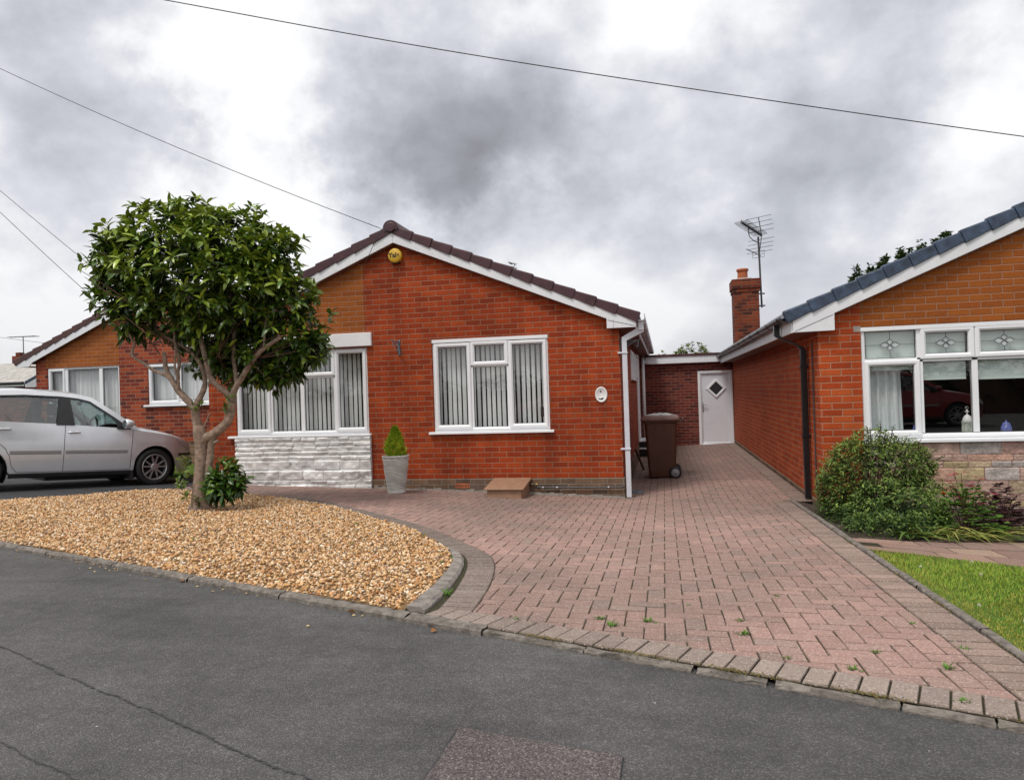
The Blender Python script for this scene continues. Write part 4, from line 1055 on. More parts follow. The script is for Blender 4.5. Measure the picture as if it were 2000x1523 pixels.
for i, p in enumerate(P):
    h = .034; tilt = (0, 0)
    sqr.append([(p[0]-h, p[1]-h, p[2]+(h*.5 if 1 < i < 5 else 0)), (p[0]+h, p[1]-h, p[2]-(h*-.2 if 1 < i < 5 else 0)), (p[0]+h, p[1]+h, p[2]-(h*-.2 if 1 < i < 5 else 0)), (p[0]-h, p[1]+h, p[2]+(h*.5 if 1 < i < 5 else 0))])
mb.loft(sqr, 0, True, True); nd = mb.build('downpipe', M['blackpipe'], nb, bevel=.006)
for zc in (.20, -.65):
    mb = MB(); mb.box((1.653, 9.308, zc-.02), (1.748, 9.392, zc+.02)); mb.build('pipe_clip', M['blackpipe'], nd, bevel=.003)
mb = MB(); mb.tube([(1.735, 9.02, .5), (1.735, 9.02, -1.3)], .008, 6); mb.build('wall_cable', M['cable'], nb)
# chimney
CY = 17.5
mb = MB(); mb.box((1.665, CY-.30, .75), (2.215, CY+.30, 2.13)); mb.box((1.645, CY-.32, 2.13), (2.235, CY+.32, 2.21)); mb.box((1.625, CY-.34, 2.21), (2.255, CY+.34, 2.43)); ch = mb.build('chimney', M['chimney_brick'], nb, bevel=.008)
mb = MB(); mb.lathe([(.27, .0), (.17, .05), (.10, .06)], 12, lambda p: (1.93+p[0], CY+p[1], 2.43+p[2])); mb.build('flaunching', M['cement'], ch)
mb = MB(); mb.lathe([(.118, 0), (.112, .16), (.115, .19), (.135, .205), (.138, .24), (.125, .255), (.10, .25), (.095, .05)], 24, lambda p: (1.90+p[0], CY+p[1], 2.45+p[2])); mb.build('chimney_pot', M['terracotta'], ch, smooth=True)
mb = MB()
for i in range(6): mb.box((2.0+.06*i, CY-.33, 1.03+.03*i), (2.06+.06*i, CY-.295, 1.07+.03*i))
mb.build('lead_flashing', M['alu'], ch)
# TV aerial on the chimney
ae = thing('tv_aerial', 'large TV aerial on a tall mast strapped to the brick chimney', 'aerial', (2.27, CY-.05, 1.8))
mx, my = 2.285, CY-.05
mb = MB(); mb.tube([(mx+.015, my, 1.78), (mx, my, 2.6), (mx-.015, my, 3.42)], .022, 8); mast = mb.build('mast', M['alu'], ae)
for zc in (1.82, 2.10):
    mb = MB(); mb.box((2.205, my-.02, zc-.015), (mx+.09, my+.02, zc+.015)); mb.build('bracket', M['iron'], ae)
boomA, boomB = Vector((1.84, my-.62, 3.655)), Vector((2.36, my+.10, 3.47))
mb = MB(); mb.tube([boomA, boomB], .024, 6); d_ = (boomB-boomA).normalized(); sd = Vector((d_.y, -d_.x, 0)).normalized()
for k in range(15):
    p = boomA.lerp(boomB, k/15); upn = d_.cross(sd)
    for s1 in (-1, 1):
        mb.tube([p+upn*.035*s1*.4-sd*.17, p+upn*.035*s1*.4+sd*.17], .006, 4)
        mb.tube([p, p+upn*.05*s1], .012, 4)
mb.build('boom', M['alu'], ae)
mb = MB(); c0 = boomB
upv = Vector((0, .05, 1))
for s1 in (-1, 1):
    e = c0+Vector((-.07, -.10, .40*s1)); mb.tube([c0, e], .010, 6)
    for k in range(4):
        p = c0.lerp(e, .25+.25*k); mb.tube([p-sd*.32, p+sd*.32], .006, 4)
mb.build('reflector', M['alu'], ae)
mb = MB(); mb.tube(spline([(mx-.015, my, 3.28), (mx-.14, my-.1, 3.33), (mx-.24, my-.22, 3.42), (2.02, my-.37, 3.58)], 5), .010, 6); mb.build('cradle_arm', M['alu'], ae)
mb = MB(); mb.tube([(1.96, my-.35, 3.09), (2.32, my+.03, 2.98)], .010, 6)
for zz_ in (-.075, 0, .075): mb.tube([(2.13, my-.03, 3.0+zz_), (2.40, my+.06, 3.035+zz_)], .005, 4)
for t in (0, .5, 1): mb.tube([(2.13+.27*t, my-.03+.09*t, 2.925+.035*t), (2.13+.27*t, my-.03+.09*t, 3.075+.035*t)], .005, 4)
mb.build('small_aerial', M['alu'], ae)

# things inside the neighbour's window
def rblind(u0, u1, z0, z1, label):
    mb = MB(); mb.box((u0, NY+.11, z0), (u1, NY+.114, z1)); mb.box((u0, NY+.105, z0-.012), (u1, NY+.119, z0))
    o = mb.build('roller_blind', M['rblind']); tag(o, label, 'window blind', 'roller blinds'); return o
rblind(2.24, 2.79, .125, .58, 'pale roller blind pulled down least, above the curtain behind the left pane'); rblind(2.82, 3.305, .0, .58, 'pale roller blind behind the middle pane, above the pale lantern'); rblind(3.37, 3.99, -.01, .58, 'pale roller blind above the small blue jar'); rblind(4.03, 4.7, -.01, .58, 'pale roller blind at the far right')
mb = MB(); pts = []
for i in range(41):
    t = i/40; pts.append((2.25+.40*t, NY+.18+.03*math.sin(t*28)+.01*math.sin(t*61)))
for (a, b), (c, d) in zip(pts, pts[1:]):
    k1, k2 = (1+.12*(a-2.25)), 1
    mb.face([(a*1.0+.05*(a-2.25), b, -.66), (c+.05*(c-2.25), d, -.66), (c, d, .2), (a, b, .2)])
tag(mb.build('curtain', M['curtain'], smooth=True), 'pale folded curtain hanging behind the left pane of the leaded window', 'curtain')
mb = MB(); mb.box((2.1, NY+.121, -.66), (4.9, NY+.34, -.625)); mb.build('window_board', M['upvc'], nb)
lx, ly, lz = 3.345, NY+.22, -.624
lan = thing('lantern', 'pale pierced metal lantern with domed top standing inside the window', 'lantern', (lx, ly, lz))
mb = MB(); mL = lambda p: (lx+p[0], ly+p[1], lz+p[2])
mb.lathe([(.055, 0), (.055, .015), (.048, .02), (.048, .115), (.056, .12), (.056, .135), (.048, .14)], 8, mL, cap=True)
for k in range(8):
    a = 2*math.pi*(k+.5)/8; mb.tube([mL((.05*math.cos(a), .05*math.sin(a), .02)), mL((.05*math.cos(a), .05*math.sin(a), .14))], .006, 5)
mb.build('body', simple('pale_patinated_metal', (.42, .46, .40), .6, .4, 60), lan)
mb = MB(); mb.lathe([(.05, .14), (.046, .165), (.034, .19), (.018, .205), (.008, .21), (.006, .235), (.022, .24), (.022, .245), (.006, .25), (.006, .27)], 16, mL); mb.build('dome', M['plaque'], lan, smooth=True)
mb = MB(); mb.tube([mL((.014*math.cos(a), 0, .285+.014*math.sin(a))) for a in [2*math.pi*k/12 for k in range(13)]], .003, 5); mb.build('ring_handle', M['chrome'], lan)
M['bluejar'] = simple('blue_glazed_ceramic', (.10, .13, .36), .3, .5, 40)
for jx, jz, lab in [(3.735, -.624, 'blue and white ceramic jar with a lid inside the right-hand window pane'), (2.83, -.624, 'blue and white ceramic jar half hidden beside the window mullion')]:
    j = thing('ginger_jar', lab, 'jar', (jx, NY+.22, jz)); mJ = lambda p, jx=jx: (jx+p[0], NY+.22+p[1], jz+p[2])
    mb = MB(); mb.lathe([(.03, 0), (.05, .02), (.055, .05), (.045, .08), (.03, .09)], 20, mJ); mb.build('body', M['bluejar'], j, smooth=True)
    mb = MB(); mb.lathe([(.042, .085), (.04, .10), (.02, .115), (.006, .12), (.009, .13), (.0001, .14)], 16, mJ); mb.build('lid', M['bluejar'], j, smooth=True)

# ------------------------------------------------------------------ left neighbour bungalow
lb = thing('left_bungalow', 'red brick bungalow with brown tiled gable and net curtained windows behind the car', 'bungalow', (-10, 12.8, -1.2))
LY = 12.8; mpL = mp_front(LY); LA = -9.95; LSL = .43
topL = lambda u: 2.40-LSL*abs(u-LA)
W1 = (-12.72, -.70, -10.965, .822); W2 = (-10.295, -.01, -8.86, .822)
mb = MB()
def mL_(u, v): return 1 if (-12.75 < u < -10.955 and v > .81) else 0
wall(mb, mpL, [-13.0, -12.75, -10.955, LA, -7.15], [-1.8, .825, 3], [W1, W2], topL, mL_, .1)
wall(mb, mp_side(-13.0, -1), [12.8, 22], [-1.8, 1.05], []); wall(mb, mp_side(-7.15, 1), [12.8, 22], [-1.8, 1.1], [])
mb.build('wall', [M['brick_l'], M['ochre']], lb)
mb = MB(); mb.box((-13.01, LY-.015, -1.9), (-7.14, LY+.02, -.80)); mb.build('plinth', M['plinth'], lb)
window(lb, mpL, W1, [(-12.335, -.65, -12.23, .77), (-11.465, -.65, -11.385, .77)], [(-12.70, -.68, -12.30, .80)], [(-12.63, -.62, -12.37, .73), (-12.22, -.64, -11.47, .765), (-11.38, -.64, -11.03, .765)], (-12.78, -10.9, -.74, -.70, .06))
window(lb, mpL, W2, [(-9.62, .04, -9.54, .78)], [(-10.27, .01, -9.58, .80)], [(-10.2, .08, -9.65, .73), (-9.53, .05, -8.92, .77)], (-10.37, -8.80, -.055, -.01, .06))
room(lb, mpL, -12.95, -.9, -10.7, .95, -.101, -1.5, M['inside']); room(lb, mpL, -10.5, -.3, -8.6, .95, -.102, -1.5, M['inside'])
for (a, b, c, d), lab in [((-12.68, -.68, -11.0, .79), 'white net curtain behind the wider three-light window of the left bungalow'), ((-10.26, .01, -8.9, .79), 'white net curtain behind the small window seen through the tree branches')]:
    mb = MB(); n = 50
    P = [(a+(c-a)*i/n, LY+.17+.015*math.sin(i*1.9)) for i in range(n+1)]
    for p, q in zip(P, P[1:]): mb.face([(p[0], p[1], b), (q[0], q[1], b), (q[0], q[1], d), (p[0], p[1], d)])
    tag(mb.build('net_curtain', M['net'], smooth=True), lab, 'curtain')
mb = MB(); LE = (-13.42, .985)
roof_plane(mb, mpR, LE[0], LE[1], LA, LE[1]+LSL*(LA-LE[0]), -22.2, -12.7); roof_plane(mb, mpR, -6.95, LE[1]+.15, LA, LE[1]+LSL*(LA-LE[0]), -22.2, -12.7)
lrf = mb.build('roof', M['brown_tile'], lb)
mb = MB(); mpLV = mp_front(12.68); verge_tiles(mb, mpLV, LE[0], LE[1]-.02, LA, LE[1]+LSL*(LA-LE[0])-.02, 14, .075, .04, -.06, .02); verge_tiles(mb, mpLV, -6.95, LE[1]+.13, LA, LE[1]+LSL*(LA-LE[0])-.02, 12, .075, .04, -.06, .02); mb.build('verge_tile', M['brown_tile'], lrf, bevel=.005)
lbb = lambda x: .955+LSL*(x+12.97)
mb = MB(); mpLB = mp_front(12.68)
mb.prism([(-13.36, .865), (-13.05, .868), (-12.97, lbb(-12.97)), (LA, lbb(LA)), (LA, lbb(LA)+.13), (-13.36, lbb(-13.36)+.14)], -.02, 0, mpLB)
mb.prism([(LA, lbb(LA)), (-6.98, 2.25-.40*2.97), (-6.98, 2.25-.40*2.97+.13), (LA, lbb(LA)+.13)], -.02, 0, mpLB)
mb.build('bargeboard', M['board'], lb)
mb = MB(); mb.box((-13.30, 12.70, .866), (-12.98, 22, .876)); mb.build('soffit', M['soffit'], lb)

# distant bungalow at far left
fb = thing('distant_bungalow', 'distant bungalow with pale tiled roof at the far left edge', 'bungalow', (-28.5, 27, -1.2))
mb = MB(); mb.box((-33, 26.2, -1.7), (-27.0, 30, 1.06)); mb.build('wall', M['brick_l'], fb)
mb = MB()
for i in range(11):
    t0, t1 = i/11, (i+1)/11
    mb.prism([(25.9+2.0*t0, 1.10+1.0*t0), (25.9+2.0*t1+.03, 1.10+1.0*t1), (25.9+2.0*t1+.03, 1.07+1.0*t1), (25.9+2.0*t0, 1.05+1.0*t0)], -33, -26.85, lambda p: (p[2], p[0], p[1]))
mb.prism([(27.9, 2.1), (30.2, 1.1), (30.2, 1.05), (27.9, 2.05)], -33, -26.85, lambda p: (p[2], p[0], p[1]))
fr_ = mb.build('roof', M['pale_tile'], fb)
mb = MB(); mb.prism([(25.86, 1.03), (27.9, 2.05), (27.9, 2.17), (25.86, 1.16)], -26.86, -26.80, lambda p: (p[2], p[0], p[1])); mb.build('verge', M['slate'], fb)
mb = MB(); mb.prism([(25.86, .90), (26.3, .90), (27.9, 1.95), (27.9, 2.05), (25.86, 1.03)], -26.83, -26.78, lambda p: (p[2], p[0], p[1])); mb.box((-33, 25.86, .95), (-26.9, 25.9, 1.05)); mb.build('bargeboard', M['board'], fb)
mb = MB(); mb.tube([(-33, 25.82, 1.09), (-26.9, 25.82, 1.09)], .06, 8); mb.build('gutter', M['blackpipe'], fb)
mb = MB(); mb.box((-29.75, 28.0, 1.9), (-29.1, 28.5, 2.45)); mb.box((-29.65, 28.1, 2.45), (-29.4, 28.35, 2.62)); mb.build('chimney', M['chimney_brick'], fb)
da = thing('distant_aerial', 'tiny aerial on the chimney of the distant pale-roofed bungalow', 'aerial', (-29.3, 28.2, 2.4))
mb = MB(); mb.tube([(-29.3, 28.2, 2.3), (-29.3, 28.2, 3.35)], .02, 6); mb.build('mast', M['alu'], da)
mb = MB(); mb.tube([(-30.1, 28.2, 3.37), (-28.4, 28.2, 3.33)], .018, 5)
for k in range(8): mb.tube([(-30.05+k*.2, 28.05, 3.36), (-30.05+k*.2, 28.35, 3.36)], .012, 4)
mb.build('boom', M['alu'], da)

# ------------------------------------------------------------------ wheelie bin
wb = thing('wheelie_bin', 'brown wheelie bin standing at the mouth of the side passage', 'wheelie bin', (-.06, 12.4, g(-.06, 12.4)))
bz = g(-.06, 12.4)
mB = lambda p: (p[0], p[1], bz+p[2])
def rrect(x0, y0, x1, y1, r, z, n=4):
    out = []
    for cx, cy, a0 in [(x1-r, y1-r, 0), (x0+r, y1-r, 90), (x0+r, y0+r, 180), (x1-r, y0+r, 270)]:
        for k in range(n+1):
            a = math.radians(a0+90*k/n); out.append(mB((cx+r*math.cos(a), cy+r*math.sin(a), z)))
    return out
mb = MB()
mb.loft([rrect(-.27, 12.16, .14, 12.62, .05, .02), rrect(-.28, 12.15, .17, 12.64, .05, .12), rrect(-.325, 12.115, .205, 12.675, .05, .90), rrect(-.325, 12.115, .205, 12.675, .05, .915), rrect(-.355, 12.09, .225, 12.70, .05, .92), rrect(-.365, 12.085, .23, 12.705, .05, .965)], 0, True, True)
for xx in (-.14, .0):
    mb.box((xx-.008, 12.108, .80), (xx+.008, 12.125, .91), M=mB)
mb.build('bin_body', M['bin'], wb, bevel=.006, smooth=False)
mb = MB(); rings = []
mb.loft([rrect(-.385, 12.07, .25, 12.72, .05, .955), rrect(-.385, 12.07, .25, 12.72, .05, .985), rrect(-.37, 12.085, .24, 12.705, .06, 1.02), rrect(-.28, 12.16, .17, 12.63, .08, 1.045), rrect(-.1, 12.3, .02, 12.5, .05, 1.052)], 0, True, True)
mb.build('lid', M['binlid'], wb, smooth=True)
mb = MB(); mb.tube([mB((.27, 12.12, .955)), mB((.31, 12.12, .97)), mB((.31, 12.67, .97)), mB((.27, 12.67, .955))], .016, 8)
mb.box((.20, 12.10, .93), (.30, 12.14, .97), M=mB); mb.box((.20, 12.65, .93), (.30, 12.69, .97), M=mB); mb.build('handle', M['bin'], wb)
for yy in (12.10, 12.69):
    mW = lambda p, yy=yy: (.155+p[0], yy+p[2]*(1 if yy > 12.4 else -1), bz+.10+p[1])
    mb = MB(); mb.lathe([(.06, -.03), (.092, -.028), (.10, -.015), (.10, .015), (.092, .028), (.066, .03)], 28, mW); wh = mb.build('wheel', M['rubber'], wb, smooth=True)
    mb = MB(); mb.lathe([(.068, .022), (.06, .030), (.02, .026), (.016, .034), (.0001, .035)], 24, mW); mb.build('hub', M['greywheel'], wh, smooth=True)
mb = MB(); mb.tube([mB((.155, 12.1, .10)), mB((.155, 12.69, .10))], .012, 6); mb.build('axle', M['chrome'], wb)
# crumpled sheets lying on the lid
for nm, lab, mat, x0, x1, y0, y1 in [('plastic_sheet', 'crumpled pale plastic sheet lying on the bin lid', 'white_bag', -.36, .22, 12.12, 12.5), ('plastic_sheet', 'crumpled dark green plastic sheet at the back of the bin lid', 'green_bag', -.2, .20, 12.42, 12.68)]:
    mb = MB(); nx, ny = 16, 10; vs = []
    for i in range(nx+1):
        for j in range(ny+1):
            x = x0+(x1-x0)*i/nx; y = y0+(y1-y0)*j/ny; u = abs((x+.07)/.32); v_ = abs((y-12.395)/.32)
            top = 1.056-.09*max(u, v_)**2.6
            vs.append(mB((x+random.uniform(-.01, .01), y+random.uniform(-.01, .01), top+random.uniform(.002, .026)*(1 if 0 < i < nx and 0 < j < ny else .4))))
    mb.raw(vs, [(i*(ny+1)+j, (i+1)*(ny+1)+j, (i+1)*(ny+1)+j+1, i*(ny+1)+j+1) for i in range(nx) for j in range(ny)])
    tag(mb.build(nm, M[mat]), lab, 'plastic sheet')
# rag and leaning timber in the passage
mb = MB(); vs = []
for i in range(9):
    for j in range(7):
        a, b = i/8-.5, j/6-.5; vs.append((-.42+a*.20, 10.55+b*.16, g(-.42, 10.55)+.005+max(0, .05-.2*(a*a+b*b))*random.uniform(.3, 1.2)))
mb.raw(vs, [(i*7+j, (i+1)*7+j, (i+1)*7+j+1, i*7+j+1) for i in range(8) for j in range(6)]); tag(mb.build('rag', M['rag']), 'crumpled grey cloth lying by the foot of the pale downpipe', 'rag')
mb = MB(); z0 = g(-.4, 13); mb.loft([[(-.40+dx, 13.6+dy, z0+.0) for dx, dy in [(-.02, -.03), (.02, -.03), (.02, .03), (-.02, .03)]], [(-.53+dx, 13.2+dy, z0+.42) for dx, dy in [(-.02, -.03), (.02, -.03), (.02, .03), (-.02, .03)]]], 0, True, True)
tag(mb.build('timber_offcut', M['wood']), 'short dark timber offcut leaning on the side wall behind the bin', 'timber')
# ------------------------------------------------------------------ parked car
def car_paint(name, col, metal, rough):
    t = NT(name); tc = t.n('ShaderNodeTexCoord').outputs['Object']; nz = t.noise(tc, 3, 4, .6)
    c = t.ramp(nz.outputs[0], [(.3, tuple(x*.93 for x in col)), (.7, tuple(min(1, x*1.04) for x in col))])
    return t.done(t.principled(Base_Color=c, Metallic=metal, Roughness=rough, Coat_Weight=.6, Coat_Roughness=.06))
M['silver'] = car_paint('silver_car_paint', (.78, .80, .83), .34, .24)
M['carglass'] = glass_mat('tinted_car_glass', (.55, .68, .66), 1.25)
M['trim'] = simple('black_car_trim', (.018, .018, .02), .5, .2)
M['greytrim'] = simple('grey_side_moulding', (.30, .28, .28), .45, .08)
M['alloy'] = simple('silver_alloy', (.48, .47, .47), .35, .12, 10, metal=.6)
M['seat'] = simple('grey_seat_cloth', (.06, .065, .07), .9, .25)
M['lamp'] = simple('clear_headlamp', (.62, .62, .62), .12, .1, 30)
M['mirror'] = simple('mirror_glass', (.55, .66, .66), .05, .05, metal=.9)
M['well'] = simple('dark_wheel_well', (.008, .008, .008), .95, .1)
def build_car(name, label, paint, loc, rot):
    car = thing(name, label, 'car', (0, 0, 0))
    I = lambda x, P: float(np.interp(x, [p[0] for p in P], [p[1] for p in P]))
    def plan(x):
        if x > .1: return .825*(1-(((x-.1)/.74)**2.2)*.60)
        if x < -2.5: return .825*(1-(((-2.5-x)/.6)**2.4)*.22)
        return .825
    ZS = [(-3.08, .95), (-2.9, 1.0), (-2.4, 1.0), (-1.4, .965), (-.35, .905), (-.1, .868), (.25, .81), (.5, .752), (.68, .68), (.78, .59), (.82, .48)]
    ZC = [(-3.08, .97), (-2.9, 1.03), (-.35, .985), (-.1, .95), (.25, .885), (.5, .82), (.68, .74), (.78, .63), (.82, .48)]
    ZB = [(-3.08, .38), (-2.9, .27), (-2.6, .22), (.3, .20), (.6, .19), (.75, .22), (.82, .32)]
    PF = [(.15, .925), (.30, .975), (.50, 1.0), (.70, .995), (.86, .97), (1.0, .935)]
    def arch(x):
        z = I(x, ZB)
        for hx in (0, -2.465):
            d = abs(x-hx)
            if d < .352: z = max(z, .29+math.sqrt(.352**2-d*d))
        return z
    def sy(x, z): return plan(x)*I(z, PF)
    st = sorted(set([-3.08, -3.05, -2.98, -2.9]+[round(-2.85+.1*i, 3) for i in range(36)]+[hx+.352*math.cos(math.pi*k/16) for hx in (0, -2.465) for k in range(17)]+[-.40, -1.39, -2.05, .6, .66, .71, .75, .78, .80, .815, .82]))
    st = [x for i, x in enumerate(st) if i == 0 or x-st[i-1] > .006]
    NR = 14
    side = {}
    for x in st:
        zb, zs = min(arch(x), I(x, ZS)-.02), I(x, ZS)
        side[x] = [(zb+(zs-zb)*j/NR) for j in range(NR+1)]
    bodym, doors = MB(), {(s, k): MB() for s in (-1, 1) for k in (0, 1)}
    for s in (-1, 1):
        for a, b in zip(st, st[1:]):
            for j in range(NR):
                q = [(a, s*sy(a, side[a][j]), side[a][j]), (b, s*sy(b, side[b][j]), side[b][j]), (b, s*sy(b, side[b][j+1]), side[b][j+1]), (a, s*sy(a, side[a][j+1]), side[a][j+1])]
                cx, cz = (a+b)/2, (q[0][2]+q[2][2])/2; tgt = bodym
                if -1.39 < cx < -.40 and cz > .27: tgt = doors[(s, 0)]
                elif -2.05 < cx < -1.39 and cz > .27: tgt = doors[(s, 1)]
                tgt.face(q)
    ND = 10
    for a, b in zip(st, st[1:]):
        if a < -.42 and b > -2.95: continue
        for k in range(-ND, ND):
            def D(x, k):
                t = k/ND; y = t*sy(x, I(x, ZS)); return (x, y, I(x, ZS)+(I(x, ZC)-I(x, ZS))*math.cos(t*math.pi/2)**.8)
            bodym.face([D(a, k), D(b, k), D(b, k+1), D(a, k+1)])
    e = st[-1]; bodym.face([(e, -sy(e, z), z) for z in side[e]]+[(e, sy(e, z), z) for z in reversed(side[e])])
    e = st[0]; bodym.face([(e, -sy(e, z), z) for z in side[e]]+[(e, sy(e, z), z) for z in reversed(side[e])])
    bodym.face([(-3.0, -.7, .25), (.6, -.7, .22), (.6, .7, .22), (-3.0, .7, .25)])
    # roof and pillars
    RL = [(-.96, 1.375, .60), (-1.15, 1.415, .595), (-1.4, 1.435, .59), (-1.9, 1.44, .585), (-2.3, 1.415, .58), (-2.55, 1.375, .575), (-2.75, 1.315, .57)]
    NRf = 12
    rows = [[(x, y*t/NRf, z+.055*math.cos(t/NRf*math.pi/2)) for t in range(-NRf, NRf+1)] for x, z, y in RL]
    for r0, r1 in zip(rows, rows[1:]):
        for i in range(2*NRf): bodym.face([r0[i], r1[i], r1[i+1], r0[i+1]])
    def gs(x, z, off=0):
        zs = I(x, ZS); yb = sy(x, zs); t = max(0, (z-zs)/(1.43-zs)); return yb+(.59-yb)*t+off
    def spoly(mb, P, s, off, sub=1):
        mb.face([(x, s*gs(x, z, off), z) for x, z in P])
    top_out = [(-.26, .905), (-.62, 1.155), (-.96, 1.378), (-1.15, 1.418), (-1.4, 1.438), (-1.9, 1.443), (-2.3, 1.418), (-2.55, 1.378), (-2.75, 1.318), (-2.98, 1.0)]
    top_in = [(-.40, .905), (-.66, 1.095), (-.99, 1.318), (-1.16, 1.358), (-1.4, 1.378), (-1.9, 1.383), (-2.28, 1.358), (-2.5, 1.318), (-2.62, 1.26), (-2.80, 1.0)]
    trim, win = MB(), MB()
    for s in (-1, 1):
        for i in range(len(top_out)-1):
            bodym.face([(x, s*gs(x, z, .012), z) for x, z in (top_out[i], top_out[i+1], top_in[i+1], top_in[i])])
        # black window surround
        fr_in = [(-.60, .955), (-.70, 1.075), (-1.0, 1.288), (-1.17, 1.33), (-1.4, 1.352), (-1.9, 1.357), (-2.26, 1.335), (-2.44, 1.30), (-2.5, 1.22), (-2.42, 1.01)]
        for i in range(len(top_in)-1):
            spoly(trim, [top_in[i], top_in[i+1], fr_in[i+1], fr_in[i]], s, .008)
        spoly(trim, [(-1.24, .95), (-1.28, 1.40), (-1.42, 1.40), (-1.50, .95)], s, .012)
        spoly(trim, [(-.38, .90), (-.62, .90), (-.62, .975)], s, .016)
        trim.box((-2.44, s*gs(-1.2, .97)-.02, .962), (-.55, s*gs(-1.2, .97)+.004, .972)) if False else None
    body = bodym.build('body', paint, car, smooth=True)
    trim.build('window_trim', M['trim'], car)
    for s in (-1, 1):
        for P in ([(-.56, .93), (-.68, 1.07), (-1.0, 1.30), (-1.28, 1.36), (-1.28, .955)], [(-1.42, .96), (-1.41, 1.36), (-1.9, 1.365), (-2.25, 1.34), (-2.45, 1.27), (-2.42, 1.0)]):
            mb = MB(); spoly(mb, P, s, -.008); mb.build('side_window', M['carglass'], car)
    mb = MB(); r0 = [(-.30+.20*math.cos(t/8*math.pi/2), .73*t/8, .915+.06*math.cos(t/8*math.pi/2)) for t in range(-8, 9)]; r1 = [(-.97, .60*t/8, 1.375+.055*math.cos(t/8*math.pi/2)) for t in range(-8, 9)]
    for i in range(16): mb.face([r0[i], r0[i+1], r1[i+1], r1[i]])
    mb.build('windscreen', M['carglass'], car, smooth=True)
    mb = MB(); mb.face([(-2.76, -.55, 1.31), (-2.76, .55, 1.31), (-2.97, .66, 1.03), (-2.97, -.66, 1.03)]); mb.build('rear_window', M['carglass'], car)
    for (s, k), m in doors.items():
        dm = m.build('door', paint, car, smooth=True)
        hx, hz = ((-1.25, .845), (-2.18, .885))[k]
        if k == 0 or True:
            mb = MB(); pts = [(hx-.085+.17*i/6, hz+.004*math.sin(i/6*math.pi)) for i in range(7)]
            mb.tube([(x, s*(sy(x, z)+.004+.022*math.sin(i/6*math.pi)**.6), z) for i, (x, z) in enumerate(pts)], [.010, .013, .014, .014, .014, .013, .012], 8); mb.build('handle', paint, dm, smooth=True)
            mb = MB(); mb.face([(hx+.06*math.cos(a)-.01, s*(sy(hx, hz)+.0025), hz-.012+.036*math.sin(a)) for a in [2*math.pi*q/20 for q in range(20)]]); mb.build('handle_recess', M['greytrim'], dm)
        a, b = ((-1.365, -.46), (-2.10, -1.43))[k]
        mb = MB(); n = 12
        mb.loft([[(x, s*(sy(x, .53)+.001), .532), (x, s*(sy(x, .53)+.014), .540), (x, s*(sy(x, .58)+.014), .580), (x, s*(sy(x, .58)+.001), .588)] for x in [a+(b-a)*i/n for i in range(n+1)]], 0, True, True); mb.build('side_moulding', M['greytrim'], dm)
    mb = MB()
    for s in (-1, 1):
        for L in ([(-.37, .90), (-.385, .7), (-.40, .5), (-.40, .28)], [(-1.37, .96), (-1.385, .75), (-1.39, .5), (-1.39, .28)], [(-.40, .278), (-.9, .276), (-1.39, .276), (-2.0, .28)], [(-2.0, .28), (-2.07, .36), (-2.10, .5), (-2.16, .62), (-2.28, .73), (-2.42, .82), (-2.45, .99)]):
            P = []
            for (x0, z0), (x1, z1) in zip(L, L[1:]): P += [(x0+(x1-x0)*t/5, z0+(z1-z0)*t/5) for t in range(5)]
            P.append(L[-1]); mb.tube([(x, s*(sy(x, z)+.0005), z) for x, z in P], .0042, 4)
    mb.build('shut_line', M['trim'], car)
    mb = MB()
    for s in (-1, 1):
        xs = [-2.1+1.72*i/12 for i in range(13)]
        mb.loft([[(x, s*(sy(x, .2)+.002), .195), (x, s*(sy(x, .2)+.014), .21), (x, s*(sy(x, .25)+.012), .255), (x, s*(sy(x, .26)+.001), .262)] for x in xs], 0, True, True)
        xs = [.42+.395*i/10 for i in range(11)]
        mb.loft([[(x, s*(sy(x, .47)+.001), .47), (x, s*(sy(x, .47)+.012), .48), (x, s*(sy(x, .51)+.012), .505), (x, s*(sy(x, .52)+.001), .515)] for x in xs], 0, True, True)
        mb.box((-.40, s*.60 if s > 0 else -.80, .12), (-.34, .80 if s > 0 else -.60, .26))
    mb.box((.815, -.40, .30), (.826, .40, .42)); mb.box((-1.5, -.4, .12), (-.2, .4, .2)); mb.box((-2.9, .1, .12), (-2.4, .6, .24))
    mb.build('black_trim', M['trim'], car)
    for s in (-1, 1):
        mb = MB()
        lp = [(.40, .735), (.55, .715), (.70, .655), (.76, .585), (.72, .545), (.60, .60), (.47, .665)]
        cx, cz = .585, .64
        for i in range(len(lp)):
            a, b = lp[i], lp[(i+1) % len(lp)]
            mb.face([(x, s*(sy(x, z)+.010), z) for x, z in (a, b)]+[(cx, s*(sy(cx, cz)+.020), cz)])
        mb.build('headlight', M['lamp'], car, smooth=True)
    # door mirrors
    for s in (-1, 1):
        mb = MB(); c = (-.50, s*.915, .985)
        rings = []
        for k, (dx, r) in enumerate([(-.055, .92), (-.04, 1.0), (.0, .98), (.05, .80), (.085, .5), (.10, .05)]):
            rings.append([(c[0]+dx, c[1]+.095*r*math.cos(a), c[2]+.075*r*math.sin(a)) for a in [2*math.pi*q/18 for q in range(18)]])
        mb.loft(rings, 0, True, True); mir = mb.build('wing_mirror', paint, car, smooth=True)
        mb = MB(); mb.face([(c[0]-.0565, c[1]+.080*math.cos(a), c[2]+.060*math.sin(a)) for a in [2*math.pi*q/20 for q in range(20)]]); mb.build('mirror_glass', M['mirror'], mir)
        mb = MB(); mb.box((c[0]-.02, min(s*.74, s*.86), .92), (c[0]+.05, max(s*.74, s*.86), .95)); mb.build('mirror_arm', M['trim'], mir)
